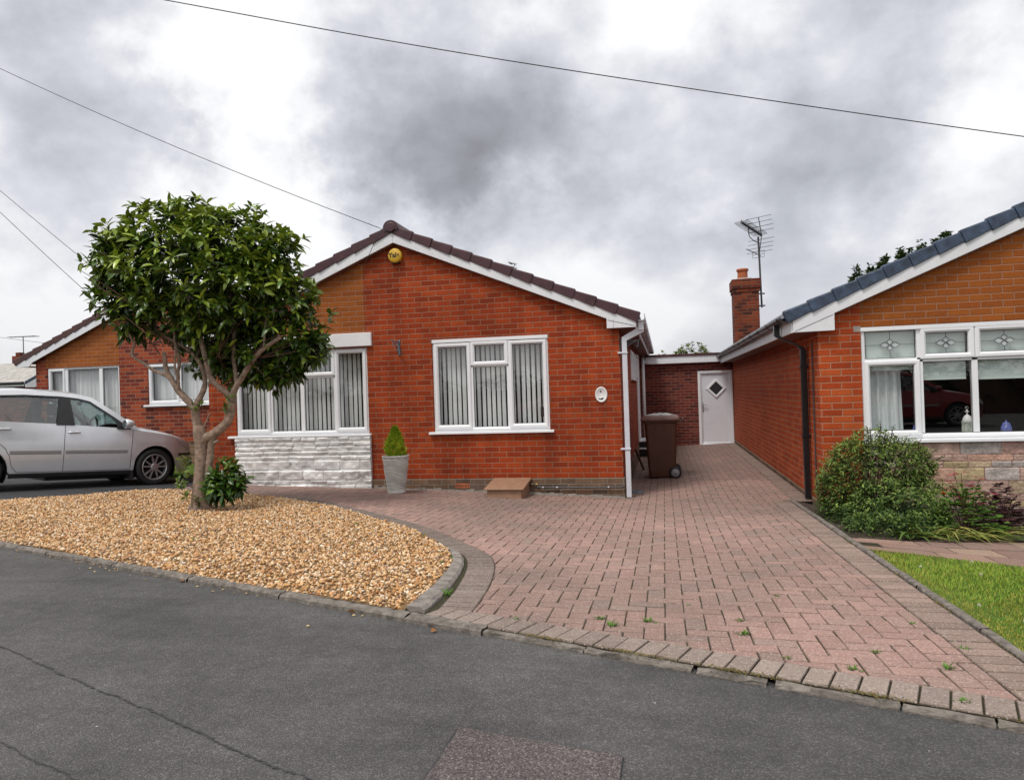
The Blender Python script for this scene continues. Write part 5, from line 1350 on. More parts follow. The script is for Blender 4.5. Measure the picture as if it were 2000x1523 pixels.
    # wheels
    for hx in (0, -2.465):
        for s in (-1, 1):
            mW = lambda p: (hx+p[0], s*(.735+p[2]), .298+p[1])
            mb = MB(); mb.lathe([(.20, -.09), (.27, -.09), (.292, -.075), (.298, -.05), (.298, .04), (.290, .062), (.262, .078), (.218, .074), (.205, .060)], 40, mW); wh = mb.build('wheel', M['rubber'], car, smooth=True)
            mb = MB(); mb.lathe([(.208, .072), (.200, .076), (.190, .070), (.184, .03), (.18, -.06)], 40, mW)
            for k in range(10):
                a = 2*math.pi*(k//2)/5+(.20 if k % 2 else -.20)+.3; a2 = 2*math.pi*(k//2)/5+(.27 if k % 2 else -.27)+.3
                pa, pb = (.055*math.cos(a), .055*math.sin(a)), (.195*math.cos(a2), .195*math.sin(a2))
                nx, ny = -math.sin(a2), math.cos(a2); q = []
                for (x, y), w_, z in ((pa, .016, .058), (pb, .013, .064)):
                    q.append([mW((x+nx*w_, y+ny*w_, z-.03)), mW((x+nx*w_*.7, y+ny*w_*.7, z)), mW((x-nx*w_*.7, y-ny*w_*.7, z)), mW((x-nx*w_, y-ny*w_, z-.03))])
                mb.loft(q, 0, True, True)
            mb.lathe([(.065, .03), (.062, .056), (.045, .066), (.0001, .067)], 24, mW); mb.build('rim', M['alloy'], wh)
            mb = MB(); mb.lathe([(.0001, .0), (.185, .0)], 30, mW); mb.build('brake_shadow', M['well'], wh)
            mb = MB(); mW2 = lambda p: (hx+p[0], s*(.80+p[2]), .29+p[1])
            n = 20; pr = [[mW2((.350*math.cos(math.pi*q/n), .350*math.sin(math.pi*q/n), z)) for q in range(-3, n+4)] for z in (-.015, -.26)]
            mb.loft(pr, 0, False); mb.face(pr[1]); mb.build('wheel_arch', M['well'], car)
    # interior
    mb = MB()
    for y in (-.36, .36):
        mb.loft([[(x+dx, y+w_*sg, z) for sg, dx in ((-1, 0), (1, 0))]+[(x+.10, y+w_*.9, z), (x+.10, y-w_*.9, z)] for x, z, w_ in ((-1.30, .50, .22), (-1.38, .80, .23), (-1.45, 1.02, .20), (-1.47, 1.08, .13))], 0, True, True)
        mb.loft([[(x, y-w_, z), (x, y+w_, z), (x+.09, y+w_*.9, z), (x+.09, y-w_*.9, z)] for x, z, w_ in ((-1.47, 1.09, .09), (-1.475, 1.13, .125), (-1.485, 1.22, .125), (-1.49, 1.27, .08))], 0, True, True)
        mb.loft([[(x, y-w_, z), (x, y+w_, z), (x+.09, y+w_*.9, z), (x+.09, y-w_*.9, z)] for x, z, w_ in ((-2.37, 1.03, .09), (-2.38, 1.07, .12), (-2.39, 1.16, .12), (-2.40, 1.2, .08))], 0, True, True)
        mb.box((-1.35, y-.22, .40), (-.85, y+.22, .55))
    mb.box((-2.45, -.62, .5), (-2.28, .62, 1.03)); mb.box((-2.9, -.66, .3), (-.1, .66, .40)); mb.box((-.72, -.66, .62), (-.22, .66, .90))
    mb.build('seats', M['seat'], car, bevel=.02)
    mb = MB(); ax = [(-.86, -.36, .86)]
    mb.tube([(-.84+.06*math.sin(a)*.5, -.36+.185*math.cos(a), .90+.175*math.sin(a)) for a in [2*math.pi*q/24 for q in range(25)]], .015, 6); mb.tube([(-.84, -.36-.18, .90), (-.82, -.36, .88), (-.84, -.36+.18, .90)], .018, 6); mb.tube([(-.84, -.36, .9), (-.6, -.36, .8)], .03, 6)
    mb.build('steering_wheel', M['trim'], car, smooth=True)
    mb = MB(); mb.box((-.93, -.10, 1.27), (-.91, .10, 1.33)); mb.build('rear_view_mirror', M['trim'], car, bevel=.01)
    car.location = loc; car.rotation_euler = rot
    return car
build_car('parked_car', 'silver five-door hatchback parked on the tarmac drive at the left', M['silver'], (-9.165, 10.965, -1.375), (0, math.radians(4), math.radians(62))).scale = (1, 1, 1.05)

# ------------------------------------------------------------------ front garden tree
tree = thing('evergreen_tree', 'multi-stemmed evergreen tree with a rounded glossy crown in the gravel bed', 'tree', (-5.31, 7.42, -1.2))
def limb(mb, pts, r0, r1, n=10, k=6, wob=.004):
    P = spline(pts, k); m = len(P); R = [r0+(r1-r0)*(i/(m-1))**.9 for i in range(m)]
    P = [p+Vector((random.uniform(-wob, wob), random.uniform(-wob, wob), 0)) for p in P]
    R = [r*random.uniform(.95, 1.05) for r in R]
    mb.tube(P, R, n); return P
mb = MB()
P = spline([(-5.315, 7.42, -1.30), (-5.313, 7.42, -1.22), (-5.316, 7.418, -1.10), (-5.312, 7.417, -.95), (-5.297, 7.42, -.739), (-5.289, 7.421, -.50), (-5.296, 7.419, -.35), (-5.305, 7.418, -.27)], 6)
RR = np.interp(range(len(P)), [0, 4, 8, 14, 20, 30, 36, 42], [.175, .150, .112, .090, .072, .066, .074, .062])
rings = []
for i, p in enumerate(P):
    rings.append([(p.x+RR[i]*(1+.10*math.sin(3*a+1)*max(0, 1-i/16)+.03*math.sin(5*a+i*.4))*math.cos(a), p.y+RR[i]*(1+.08*math.sin(4*a)*max(0, 1-i/16))*math.sin(a), p.z) for a in [2*math.pi*q/18 for q in range(18)]])
mb.loft(rings, 0, True, True)
L = [
 ([(-5.30, 7.42, -.50), (-5.24, 7.43, -.425), (-5.121, 7.456, -.362), (-4.977, 7.486, -.235), (-4.925, 7.496, -.065), (-4.92, 7.496, .085)], .064, .046),
 ([(-4.92, 7.496, .04), (-4.99, 7.46, .125), (-5.09, 7.44, .215), (-5.150, 7.43, .30), (-5.172, 7.42, .43), (-5.206, 7.40, .631), (-5.251, 7.38, .871)], .038, .026),
 ([(-5.251, 7.38, .85), (-5.192, 7.36, 1.048), (-5.11, 7.36, 1.254), (-5.109, 7.38, 1.463)], .024, .012),
 ([(-5.25, 7.38, .87), (-5.34, 7.40, 1.1), (-5.45, 7.42, 1.35), (-5.5, 7.40, 1.7)], .022, .01),
 ([(-4.92, 7.496, .05), (-4.84, 7.49, .189), (-4.761, 7.49, .288), (-4.627, 7.48, .462), (-4.477, 7.48, .595), (-4.269, 7.50, .719)], .040, .022),
 ([(-4.477, 7.48, .59), (-4.47, 7.50, .80), (-4.43, 7.50, 1.0), (-4.36, 7.52, 1.25)], .016, .008),
 ([(-4.845, 7.50, .17), (-4.87, 7.53, .28), (-4.90, 7.56, .37), (-4.928, 7.57, .562), (-4.914, 7.58, .8), (-4.868, 7.6, .948)], .030, .02),
 ([(-4.868, 7.6, .94), (-4.78, 7.62, 1.15), (-4.7, 7.6, 1.5)], .02, .01), ([(-4.91, 7.58, .86), (-4.95, 7.6, 1.2), (-4.98, 7.6, 1.7)], .016, .008),
 ([(-5.296, 7.419, -.42), (-5.325, 7.412, -.22), (-5.345, 7.405, -.08), (-5.40, 7.40, .0), (-5.514, 7.371, .133), (-5.58, 7.357, .255), (-5.651, 7.341, .407), (-5.66, 7.32, .6)], .058, .022),
 ([(-5.56, 7.36, .21), (-5.62, 7.34, .295), (-5.70, 7.325, .35), (-5.798, 7.31, .392), (-5.90, 7.29, .47), (-6.02, 7.26, .56), (-6.036, 7.26, .63), (-6.005, 7.265, .70), (-6.04, 7.25, .78), (-6.12, 7.24, .95)], .021, .012),
 ([(-5.52, 7.37, .12), (-5.548, 7.40, .22), (-5.552, 7.41, .344), (-5.536, 7.42, .522), (-5.583, 7.42, .703), (-5.6, 7.42, 1.0)], .026, .014),
 ([(-5.34, 7.41, -.10), (-5.325, 7.43, .0), (-5.275, 7.46, .11), (-5.25, 7.48, .22), (-5.283, 7.49, .394), (-5.355, 7.49, .516), (-5.495, 7.47, .66), (-5.783, 7.44, .829), (-6.0, 7.4, 1.1)], .040, .014),
 ([(-5.36, 7.49, .52), (-5.33, 7.55, .75), (-5.36, 7.6, 1.1)], .02, .01),
 ([(-5.51, 7.375, .14), (-5.474, 7.30, .281), (-5.492, 7.28, .431), (-5.45, 7.25, .65)], .018, .01),
 ([(-5.25, 7.44, -1.0), (-5.215, 7.445, -.80), (-5.186, 7.45, -.60), (-5.165, 7.45, -.46), (-5.12, 7.45, -.39)], .052, .036),
 ([(-5.17, 7.45, -.52), (-5.12, 7.44, -.47), (-5.07, 7.44, -.455)], .022, .018),
 ([(-5.25, 7.42, -.30), (-5.19, 7.41, -.20), (-5.14, 7.40, -.12)], .010, .006)]
for pts, r0, r1 in L: limb(mb, pts, r0, r1)
mb.build('trunk', M['bark'], tree, smooth=True)
LOB = [(-5.263, 7.419, 1.557, 1.04, .62), (-5.598, 7.347, 2.04, .50, .30), (-4.988, 7.475, 1.93, .56, .30), (-4.559, 7.567, 1.683, .47, .37), (-6.106, 7.241, 1.70, .36, .36), (-6.165, 7.227, 1.349, .29, .27), (-4.27, 7.633, 1.166, .35, .37), (-4.27, 7.631, .72, .40, .33), (-4.70, 7.539, .60, .48, .24), (-5.201, 7.435, .86, .50, .22), (-5.778, 7.312, 1.03, .46, .25), (-6.04, 7.251, 1.12, .31, .27), (-4.396, 7.606, .40, .27, .17), (-4.891, 7.498, 1.336, .70, .52), (-4.12, 7.62, .62, .22, .2), (-5.35, 7.4, 2.22, .28, .14), (-6.28, 7.2, 1.80, .2, .16), (-6.3, 7.2, 1.45, .18, .14), (-5.10, 7.72, .60, .45, .26), (-4.80, 7.72, .46, .40, .25), (-5.42, 7.70, .68, .38, .22), (-5.0, 7.65, .36, .26, .16), (-4.52, 7.65, .36, .30, .17), (-5.25, 7.7, .42, .22, .14)]
LOB = [(x+FV.x*.26, y+FV.y*.26, z, a, b) if z < 1.12 else (x+FV.x*.08, y+FV.y*.08, z, a, b) for x, y, z, a, b in LOB]
def crown(lobes, n_ros, per, Lr, Wr, tipfrac, dark, mid, light, depthk=.9, inner=.35, axisup=.6, ragged=False):
    def ax0(u): return np.array(RV)*u[0]+np.array(FV)*u[1]+np.array((0, 0, 1))*u[2]
    P, D, C, Ls, Ws = [], [], [], [], []
    wts = np.array([l[3]*l[4] for l in lobes]); wts = wts/wts.sum()
    cen = np.average(np.array([l[:3] for l in lobes]), axis=0, weights=wts)
    zmin = min(l[2]-l[4] for l in lobes); zmax = max(l[2]+l[4] for l in lobes)
    rvec, fvec = np.array(RV), np.array(FV)
    cnt = 0
    while cnt < n_ros:
        l = lobes[rng.choice(len(lobes), p=wts)]
        u = rng.normal(size=3); u /= np.linalg.norm(u)
        isin = rng.random() < inner
        rad = rng.uniform(.35, .85) if isin else rng.uniform(.86, 1.06)
        dd = depthk*min(l[3], .75)
        p = np.array(l[:3])+rvec*u[0]*l[3]*rad+fvec*u[1]*dd*rad+np.array((0, 0, 1))*u[2]*l[4]*rad
        # how deep inside the union of lobes?
        deep = 9
        for m in lobes:
            q = p-np.array(m[:3]); e = np.array((q@rvec/m[3], q@fvec/(depthk*min(m[3], .75)), q[2]/m[4])); deep = min(deep, np.linalg.norm(e))
        if deep < .62 and rng.random() < .75: continue
        if ragged and deep > .7 and math.sin(p[0]*6.1+1.3)*math.sin(p[2]*5.3+.7)+.6*math.sin(p[0]*11+p[2]*9) > .66 and rng.random() < .6: continue
        if ragged and rng.random() < .10: p = p+ax0(u)*rng.uniform(.06, .17)
        ax = u*np.array((1, 1, 1))+np.array((0, 0, axisup)); ax = rvec*ax[0]+fvec*ax[1]+np.array((0, 0, 1))*ax[2]; ax /= np.linalg.norm(ax)
        a1 = np.cross(ax, (.3, .2, .9)); a1 /= np.linalg.norm(a1); a2 = np.cross(ax, a1)
        k = rng.integers(per[0], per[1]); ph0 = rng.uniform(0, 6.28)
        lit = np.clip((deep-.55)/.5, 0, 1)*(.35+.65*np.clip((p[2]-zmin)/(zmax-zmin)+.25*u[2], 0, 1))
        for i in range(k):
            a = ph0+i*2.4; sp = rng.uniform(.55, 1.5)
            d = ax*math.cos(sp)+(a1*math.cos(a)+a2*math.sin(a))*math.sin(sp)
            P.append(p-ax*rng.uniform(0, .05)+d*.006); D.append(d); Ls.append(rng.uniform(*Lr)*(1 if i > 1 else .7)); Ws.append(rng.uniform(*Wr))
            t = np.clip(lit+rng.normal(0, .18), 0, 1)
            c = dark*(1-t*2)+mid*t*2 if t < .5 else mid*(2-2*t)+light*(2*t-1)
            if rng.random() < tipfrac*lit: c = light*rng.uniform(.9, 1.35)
            C.append(c*rng.uniform(.8, 1.2))
        cnt += 1
    return np.array(P), np.array(D), np.array(Ls), np.array(Ws), np.array(C)
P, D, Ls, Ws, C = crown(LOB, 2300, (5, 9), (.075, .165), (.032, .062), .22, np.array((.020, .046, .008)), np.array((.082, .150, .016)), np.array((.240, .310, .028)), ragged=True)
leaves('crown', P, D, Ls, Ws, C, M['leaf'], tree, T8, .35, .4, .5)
# twigs inside the crown
mb = MB()
for i in range(150):
    l = LOB[rng.choice(len(LOB))]; e = np.array(l[:3])+np.array(RV)*rng.uniform(-.6, .6)*l[3]+np.array(FV)*rng.uniform(-.4, .4)+np.array((0, 0, rng.uniform(-.6, .6)*l[4]))
    b = np.array((e[0]*.6-5.15*.4, e[1]*.6+7.45*.4, max(.5, e[2]-rng.uniform(.25, .5))))
    m_ = (b+e)/2+rng.normal(0, .05, 3); mb.tube([b, m_, e], [.008, .006, .003], 5)
mb.build('twigs', M['twig'], tree)
# shoots at the foot and leaf tufts on the stems
SH = [(-4.97, 7.40, -.86, .17, .20), (-4.86, 7.42, -.93, .13, .13), (-5.05, 7.38, -1.02, .13, .13), (-4.98, 7.35, -.98, .16, .14)]
P, D, Ls, Ws, C = crown(SH, 105, (4, 7), (.09, .14), (.035, .055), .3, np.array((.018, .045, .008)), np.array((.045, .11, .014)), np.array((.12, .20, .03)), 1.0, .3, .5)
leaves('basal_shoots', P, D, Ls, Ws, C, M['leaf'], tree, T8, .35, .4, .5)
for q in [(-5.42, 7.32, -.70, .06, .05), (-5.46, 7.31, -.80, .07, .05), (-5.50, 7.31, -.92, .05, .04), (-5.41, 7.30, -1.08, .06, .03), (-5.26, 7.30, -1.10, .03, .03), (-4.96, 7.42, -.06, .05, .02), (-4.93, 7.42, .04, .03, .04), (-5.34, 7.36, -.06, .02, .02), (-5.24, 7.38, -.02, .02, .02)]:
    P, D, Ls, Ws, C = crown([q], 4 if q[3] > .045 else 2, (3, 5), (.06, .115), (.025, .042), .6, np.array((.04, .09, .012)), np.array((.09, .17, .02)), np.array((.17, .21, .04)), 1, .2, .5)
    leaves('leaf_tuft', P, D, Ls, Ws, C, M['leaf'], tree, T8, .35, .4, .5)
mb = MB()
for e in [(-4.86, 7.42, -.80), (-5.02, 7.36, -.85), (-4.80, 7.42, -.95), (-5.45, 7.31, -.75), (-5.50, 7.31, -.9), (-5.42, 7.3, -1.05), (-4.92, 7.36, -1.05)]:
    mb.tube([(-5.22 if e[0] > -5.2 else -5.38, 7.40, -1.12), ((e[0]-5.2)/2-.0, 7.38, (e[2]-1.1)/2), e], [.010, .007, .004], 5)
mb.build('shoot_stems', M['twig'], tree)

# ------------------------------------------------------------------ shrub and bed plants of the neighbour
sh = thing('shrub', 'bushy small-leaved green shrub at the corner of the orange brick bungalow', 'shrub', (2.1, 8.0, -1.4))
SL_ = [(2.106, 8.10, -1.004, .52, .42), (1.93, 8.05, -1.15, .38, .36), (1.73, 8.0, -1.12, .20, .22), (2.33, 8.15, -.86, .38, .28), (2.10, 8.12, -.68, .26, .20), (1.9, 8.1, -.8, .22, .18), (2.56, 8.2, -.92, .20, .20), (2.40, 7.9, -1.20, .38, .27), (2.15, 7.6, -1.22, .42, .26), (1.72, 7.9, -1.28, .18, .14), (2.2, 7.2, -1.20, .30, .20), (1.95, 7.35, -1.28, .22, .16), (2.30, 7.0, -1.27, .20, .14), (1.70, 7.45, -1.30, .16, .12), (1.72, 7.1, -1.31, .15, .10), (1.88, 6.85, -1.28, .18, .12), (2.1, 6.8, -1.27, .18, .12)]
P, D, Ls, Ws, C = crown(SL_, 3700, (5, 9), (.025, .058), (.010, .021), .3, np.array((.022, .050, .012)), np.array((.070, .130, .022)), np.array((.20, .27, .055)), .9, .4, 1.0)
P3, D3 = [], []
tips = [(2.10, 8.1, -.50), (2.25, 8.1, -.52), (2.45, 8.1, -.60), (2.62, 8.15, -.68), (2.74, 8.15, -.74), (1.63, 7.95, -.86), (1.55, 7.95, -1.08), (2.78, 8.1, -.88), (2.0, 8.1, -.56), (1.75, 8.0, -.78), (2.36, 8.05, -.60), (2.70, 8.1, -1.0), (2.18, 8.0, -.44), (2.30, 8.0, -.47), (2.05, 8.0, -.48), (1.86, 7.95, -.62), (2.55, 8.0, -.62), (2.66, 8.0, -.78), (1.60, 7.9, -.98), (1.52, 7.9, -1.2), (1.9, 7.6, -.80), (2.4, 7.5, -.85), (1.62, 7.8, -1.28), (2.80, 8.1, -.80)]
mb = MB()
for e in tips:
    b = Vector((2.15+(e[0]-2.15)*.5, 8.1, -1.05)); E_ = Vector(e)
    mb.tube(spline([b, b.lerp(E_, .6)+Vector((0, 0, .05)), E_], 5), .004, 5)
    for k in range(26):
        t = .45+.55*k/25; q = b.lerp(E_, t); P3.append(tuple(q+Vector((0, 0, .02*math.sin(t*3))))); D3.append((random.uniform(-1, 1), random.uniform(-1, 1), random.uniform(.1, .9)))
for i in range(60):
    a = random.uniform(0, 6.28); r = random.uniform(.1, .55)
    mb.tube([(2.1+.1*math.cos(a), 8.1+.1*math.sin(a), g(2.1, 8.1)), (2.1+r*.6*math.cos(a), 8.1+r*.5*math.sin(a), -1.15), (2.12+r*math.cos(a), 8.1+r*.7*math.sin(a), -.75-.25*r)], [.007, .005, .003], 5)
mb.build('stem', M['twig'], sh)
n3 = len(P3)
leaves('foliage', np.vstack([P, P3]), np.vstack([D, D3]), np.r_[Ls, rng.uniform(.025, .05, n3)], np.r_[Ws, rng.uniform(.01, .018, n3)], np.vstack([C, np.tile((.07, .11, .03), (n3, 1))*rng.uniform(.7, 1.3, (n3, 1))]), M['softleaf'], sh, T2, .25, .35, .5)
def ell(center, r, n):
    u = rng.normal(size=(n, 3)); u /= np.linalg.norm(u, axis=1)[:, None]; u[:, 2] = np.abs(u[:, 2])
    return np.array(center)+u*np.array(r)*rng.uniform(.6, 1.05, (n, 1)), u
def mix(a, b, n): t = rng.random((n, 1)); return np.array(a)*(1-t)+np.array(b)*t
# lobed-leaf clump
def lobed(name, pos, d, size, cols, mat, parent):
    """palmate leaves: five leaflets fanned from each point"""
    P, D, C, Ls = [], [], [], []
    dd, s_, nn = basis(d)
    for i in range(len(pos)):
        for k in (-2, -1, 0, 1, 2):
            a = k*.62; P.append(pos[i]); D.append(dd[i]*math.cos(a)+s_[i]*math.sin(a)); C.append(cols[i]); Ls.append(size[i]*(1-.10*abs(k)))
    Ls = np.array(Ls); return leaves(name, np.array(P), np.array(D), Ls, Ls*.55, np.array(C), mat, parent, T8, .15, .1, .12)
def stems(parent, base, tops, r=.003):
    mb = MB()
    for t in tops:
        b = Vector(base)+Vector((random.uniform(-.05, .05), random.uniform(-.05, .05), 0)); t = Vector(t)
        mb.tube(spline([b, b.lerp(t, .6)+Vector((0, 0, .04)), t], 4), r, 5)
    mb.build('stem', M['twig'], parent)
gz = lambda x, y: g(x, y)-.01
c1 = thing('hardy_geranium', 'low clump of bright green lobed leaves beside the big shrub', 'garden plant', (2.58, 6.95, gz(2.58, 6.95)))
pos, u = ell((2.58, 6.98, gz(2.58, 6.95)-.03), (.27, .30, .44), 330); lobed('foliage', pos, u*np.array((1, 1, .3))+np.array((0, -.3, .1)), rng.uniform(.035, .065, 330), mix((.05, .12, .015), (.16, .30, .04), 330), M['softleaf'], c1)
stems(c1, (2.58, 6.98, gz(2.58, 6.95)), pos[:60])
c2 = thing('astrantia', 'airy dark red starry flowers on thin stems above the green clump', 'garden plant', (2.62, 7.15, gz(2.62, 7.15)))
hd = [(2.78, 7.8, -.98), (2.82, 7.75, -.95), (2.74, 7.8, -1.03), (2.90, 7.8, -1.07), (3.02, 7.85, -1.02), (2.96, 7.8, -1.09), (2.85, 7.7, -1.12), (2.74, 7.75, -1.13), (2.98, 7.75, -1.15), (2.88, 7.75, -1.19), (3.12, 7.8, -1.17), (2.80, 7.7, -1.18), (2.70, 7.7, -1.08), (3.04, 7.8, -1.20), (2.93, 7.7, -1.24)]
hd = [(x*.905, y*.905, z*.905+.02) for x, y, z in hd]
for h in hd:
    P, D, C = [], [], []
    for k in range(3):
        c = Vector(h)+Vector((random.uniform(-.04, .04), random.uniform(-.03, .03), random.uniform(-.02, .02)))
        for q in range(7):
            a = q*.9; P.append(c); D.append((math.cos(a), math.sin(a), .35)); C.append(random.choice([(.36, .03, .05), (.24, .02, .045), (.42, .10, .13)]))
    n = len(P); leaves('flower_head', np.array(P), np.array(D), rng.uniform(.02, .036, n), np.full(n, .013), np.array(C), M['petal'], c2, T2, .2, .2, .3)
stems(c2, (2.62, 7.15, gz(2.62, 7.15)), hd, .0025)
def marigold(x, y, z, label, n=1, group=None):
    t = thing('orange_flower', label, 'flower', (x, y, gz(x, y)), group)
    P, D, C = [], [], []
    for q in range(46):
        a = q*2.4; el = .1+1.2*(q/46); P.append((x, y, z)); D.append((math.cos(a)*math.cos(el), math.sin(a)*math.cos(el), math.sin(el))); C.append(random.choice([(.75, .12, .01), (.80, .24, .015), (.70, .07, .01)]))
    n = len(P); leaves('bloom', np.array(P), np.array(D), rng.uniform(.028, .040, n), np.full(n, .018), np.array(C), M['petal'], t, T2, .3, .2, .3)
    mb = MB(); mb.tube([(x, y, gz(x, y)), (x+.01, y+.01, z-.1), (x, y, z)], .004, 5); mb.build('stem', M['twig'], t)
marigold(2.66, 7.75, -1.135, 'single orange and yellow bloom beside the big shrub')
for i, (x, y, z, lb_) in enumerate([(3.36, 7.35, -1.20, 'uppermost orange bloom at the right edge of the bed'), (3.28, 7.3, -1.27, 'leftmost orange bloom beside the purple-leaved plant'), (3.36, 7.3, -1.33, 'lowest orange bloom near the right edge')]): marigold(x, y, z, lb_)
c3 = thing('heuchera', 'dark purple-leaved plant against the pale stone wall', 'garden plant', (2.95, 7.25, gz(2.95, 7.25)))
pos, u = ell((2.93, 7.2, gz(2.95, 7.25)), (.23, .22, .40), 230); lobed('foliage', pos, u*np.array((1, 1, .2))+np.array((0, -.3, .0)), rng.uniform(.04, .075, 230), mix((.035, .012, .016), (.14, .055, .060), 230), M['softleaf'], c3)
stems(c3, (2.95, 7.25, gz(2.95, 7.25)), pos[:40])
c4_ = thing('leafy_plant', 'bright green lobed plant at the right edge of the flower bed', 'garden plant', (3.42, 7.4, gz(3.42, 7.4)))
pos, u = ell((3.42, 7.3, gz(3.44, 7.4)), (.20, .2, .46), 200); lobed('foliage', pos, u*np.array((1, 1, .4)), rng.uniform(.03, .06, 200), mix((.05, .12, .015), (.14, .26, .04), 200), M['softleaf'], c4_)
stems(c4_, (3.44, 7.4, gz(3.44, 7.4)), pos[:40])
c5 = thing('strap_leaf_plant', 'flopped yellow-green strap leaves lying over the edge of the path', 'garden plant', (2.45, 7.0, gz(2.45, 7.0)))
mb = MB()
for i in range(95):
    bx, by = 2.15+random.uniform(-.25, .65), 6.72+random.uniform(-.15, .15); a = random.gauss(-.5, .55); Lf = random.uniform(.2, .5); w_ = random.uniform(.006, .012)
    dx, dy = math.cos(a), math.sin(a); hgt = random.uniform(.02, .12)
    col = random.choice([(.10, .18, .03), (.16, .22, .04), (.40, .36, .10), (.30, .30, .06), (.07, .13, .02)])
    pr = []
    for k in range(7):
        t = k/6; x, y = bx+dx*Lf*t, by+dy*Lf*t; z = gz(x, y)+.012+hgt*math.sin(t*math.pi*.9)*(1-t*.3); ww = w_*(1-t**3)
        pr.append(((x-dy*ww, y+dx*ww, z), (x+dy*ww, y-dx*ww, z)))
    for p, q in zip(pr, pr[1:]): mb.face([p[0], q[0], q[1], p[1]], 0, col)
mb.build('leaf_blade', M['softleaf'], c5, recalc=False)
c6 = thing('bed_edging_plant', 'low mat of small green leaves with tiny white flowers on the soil', 'garden plant', (3.1, 6.9, gz(3.1, 6.9)))
pos, u = ell((3.1, 6.85, gz(3.1, 6.9)), (.40, .22, .08), 500); leaves('foliage', pos, u, rng.uniform(.015, .03, 500), rng.uniform(.006, .01, 500), mix((.04, .09, .015), (.12, .20, .03), 500), M['softleaf'], c6, T2)
pos, u = ell((3.12, 6.85, gz(3.1, 6.9)), (.12, .1, .09), 30); leaves('flower_head', pos, u, np.full(30, .014), np.full(30, .012), np.tile((.7, .7, .75), (30, 1)), M['petal'], c6, T2)
c7 = thing('ground_cover_plant', 'dark low greenery at the foot of the big shrub along the bed edge', 'garden plant', (1.9, 7.0, gz(1.9, 7.0)))
pos, u = ell((1.95, 6.95, gz(1.9, 7.0)), (.38, .40, .16), 900); leaves('foliage', pos, u, rng.uniform(.02, .045, 900), rng.uniform(.008, .014, 900), mix((.02, .05, .01), (.08, .14, .025), 900), M['softleaf'], c7, T2)
pos2, u2 = ell((1.66, 8.0, gz(1.66, 8.0)), (.12, .5, .12), 500); leaves('foliage', pos2, u2, rng.uniform(.02, .045, 500), rng.uniform(.008, .014, 500), mix((.02, .05, .01), (.08, .14, .025), 500), M['softleaf'], c7, T2)
# greenery beyond the bonnet, left garden
c8 = thing('border_plant', 'patch of green border plants seen between the car bonnet and the trunk', 'garden plant', (-8.6, 12.4, -1.1))
pos, u = ell((-8.35, 12.45, -1.25), (.6, .2, .30), 450); leaves('foliage', pos, u, rng.uniform(.04, .08, 450), rng.uniform(.012, .02, 450), mix((.03, .06, .015), (.12, .17, .04), 450), M['softleaf'], c8, T2)

# ------------------------------------------------------------------ weeds in the joints
def weed_mesh(seed, n, h):
    r = np.random.default_rng(seed); P = r.normal(0, .008, (n, 3))*np.array((1, 1, 0)); D = np.stack([r.normal(0, .7, n), r.normal(0, .7, n), r.uniform(.4, 1.2, n)], 1)
    return P, D, r.uniform(.4, 1, n)*h
weeds = [(-.369, 3.84, .9), (-.298, 3.716, 1.2), (-.111, 3.835, 1), (.355, 3.923, .8), (.35, 3.685, 1), (-1.335, 4.214, 1.5), (-1.60, 5.20, 1.6), (-1.62, 5.0, .7), (1.132, 3.327, 1), (1.208, 4.0, .6), (.9, 3.5, .7), (.62, 4.5, .6), (.1, 4.2, .5), (.75, 3.25, .8), (.5, 3.35, .7), (1.05, 2.95, .9), (1.3, 3.6, .8), (-2.2, 6.3, .9), (-3.0, 6.6, 1.0), (-2.6, 5.6, .8), (-4.1, 5.6, .8), (-.8, 3.75, .7)]
wp = None
WL = ['tuft of green weed in a paving joint near the road edge', ]
for i, (x, y, s_) in enumerate(weeds):
    bed = bool(in_poly(np.array([x]), np.array([y]), bed_poly)[0])
    if wp is None:
        P, D, Lw = weed_mesh(3, 34, .045)
        wp = leaves('weed', P, D, Lw, np.full(34, .007), np.array((.08, .17, .02))*np.random.default_rng(2).uniform(.6, 1.6, (34, 1)), M['softleaf'], None, T2, .3, .2, .4); w_o = wp
    else:
        w_o = wp.copy(); COL.objects.link(w_o)
    w_o.location = (x, y, float(bed_z(np.array(x), np.array(y)))+.008 if bed else g(x, y)-.004); w_o.rotation_euler = (0, 0, i*1.7); w_o.scale = (s_, s_, s_*.8)
    if bed: lab, gr = 'small green weed growing up through the golden gravel', 'weeds in the gravel'
    else: lab, gr = 'small tuft of green weed growing in a joint of the block paving', 'weeds in the paving joints'
    if (x, y) == (-1.335, 4.214): lab, gr = 'largest green weed tuft, at the outer foot of the curved kerb', None
    tag(w_o, lab, 'weed'); 
    if gr: w_o['group'] = gr
    elif 'group' in w_o: del w_o['group']
# moss along the joints by the lawn edge and the kerb
n = 5200; s1 = rng.random(n) < .5
x = np.where(s1, 1.478+rng.normal(0, .012, n), rng.uniform(-1.2, 1.5, n)); y = np.where(s1, rng.uniform(2.9, 6.8, n), kerb_y(x)+rng.normal(.0, .012, n))
keep = np.sin(x*17+y*9)+np.sin(y*6.3+x*4)+rng.normal(0, .6, n) > .9; x, y = x[keep], y[keep]; n = len(x)
P = np.stack([x, y, gv(x, y)+.008], 1)
o = leaves('moss', P, np.stack([rng.normal(0, 1, n), rng.normal(0, 1, n), rng.uniform(0, .6, n)], 1), rng.uniform(.006, .018, n), np.full(n, .005), mix((.09, .11, .02), (.26, .17, .04), n), M['softleaf'], None, T2)
tag(o, 'yellow-green moss along the paving edges and kerb', 'moss', kind='stuff')
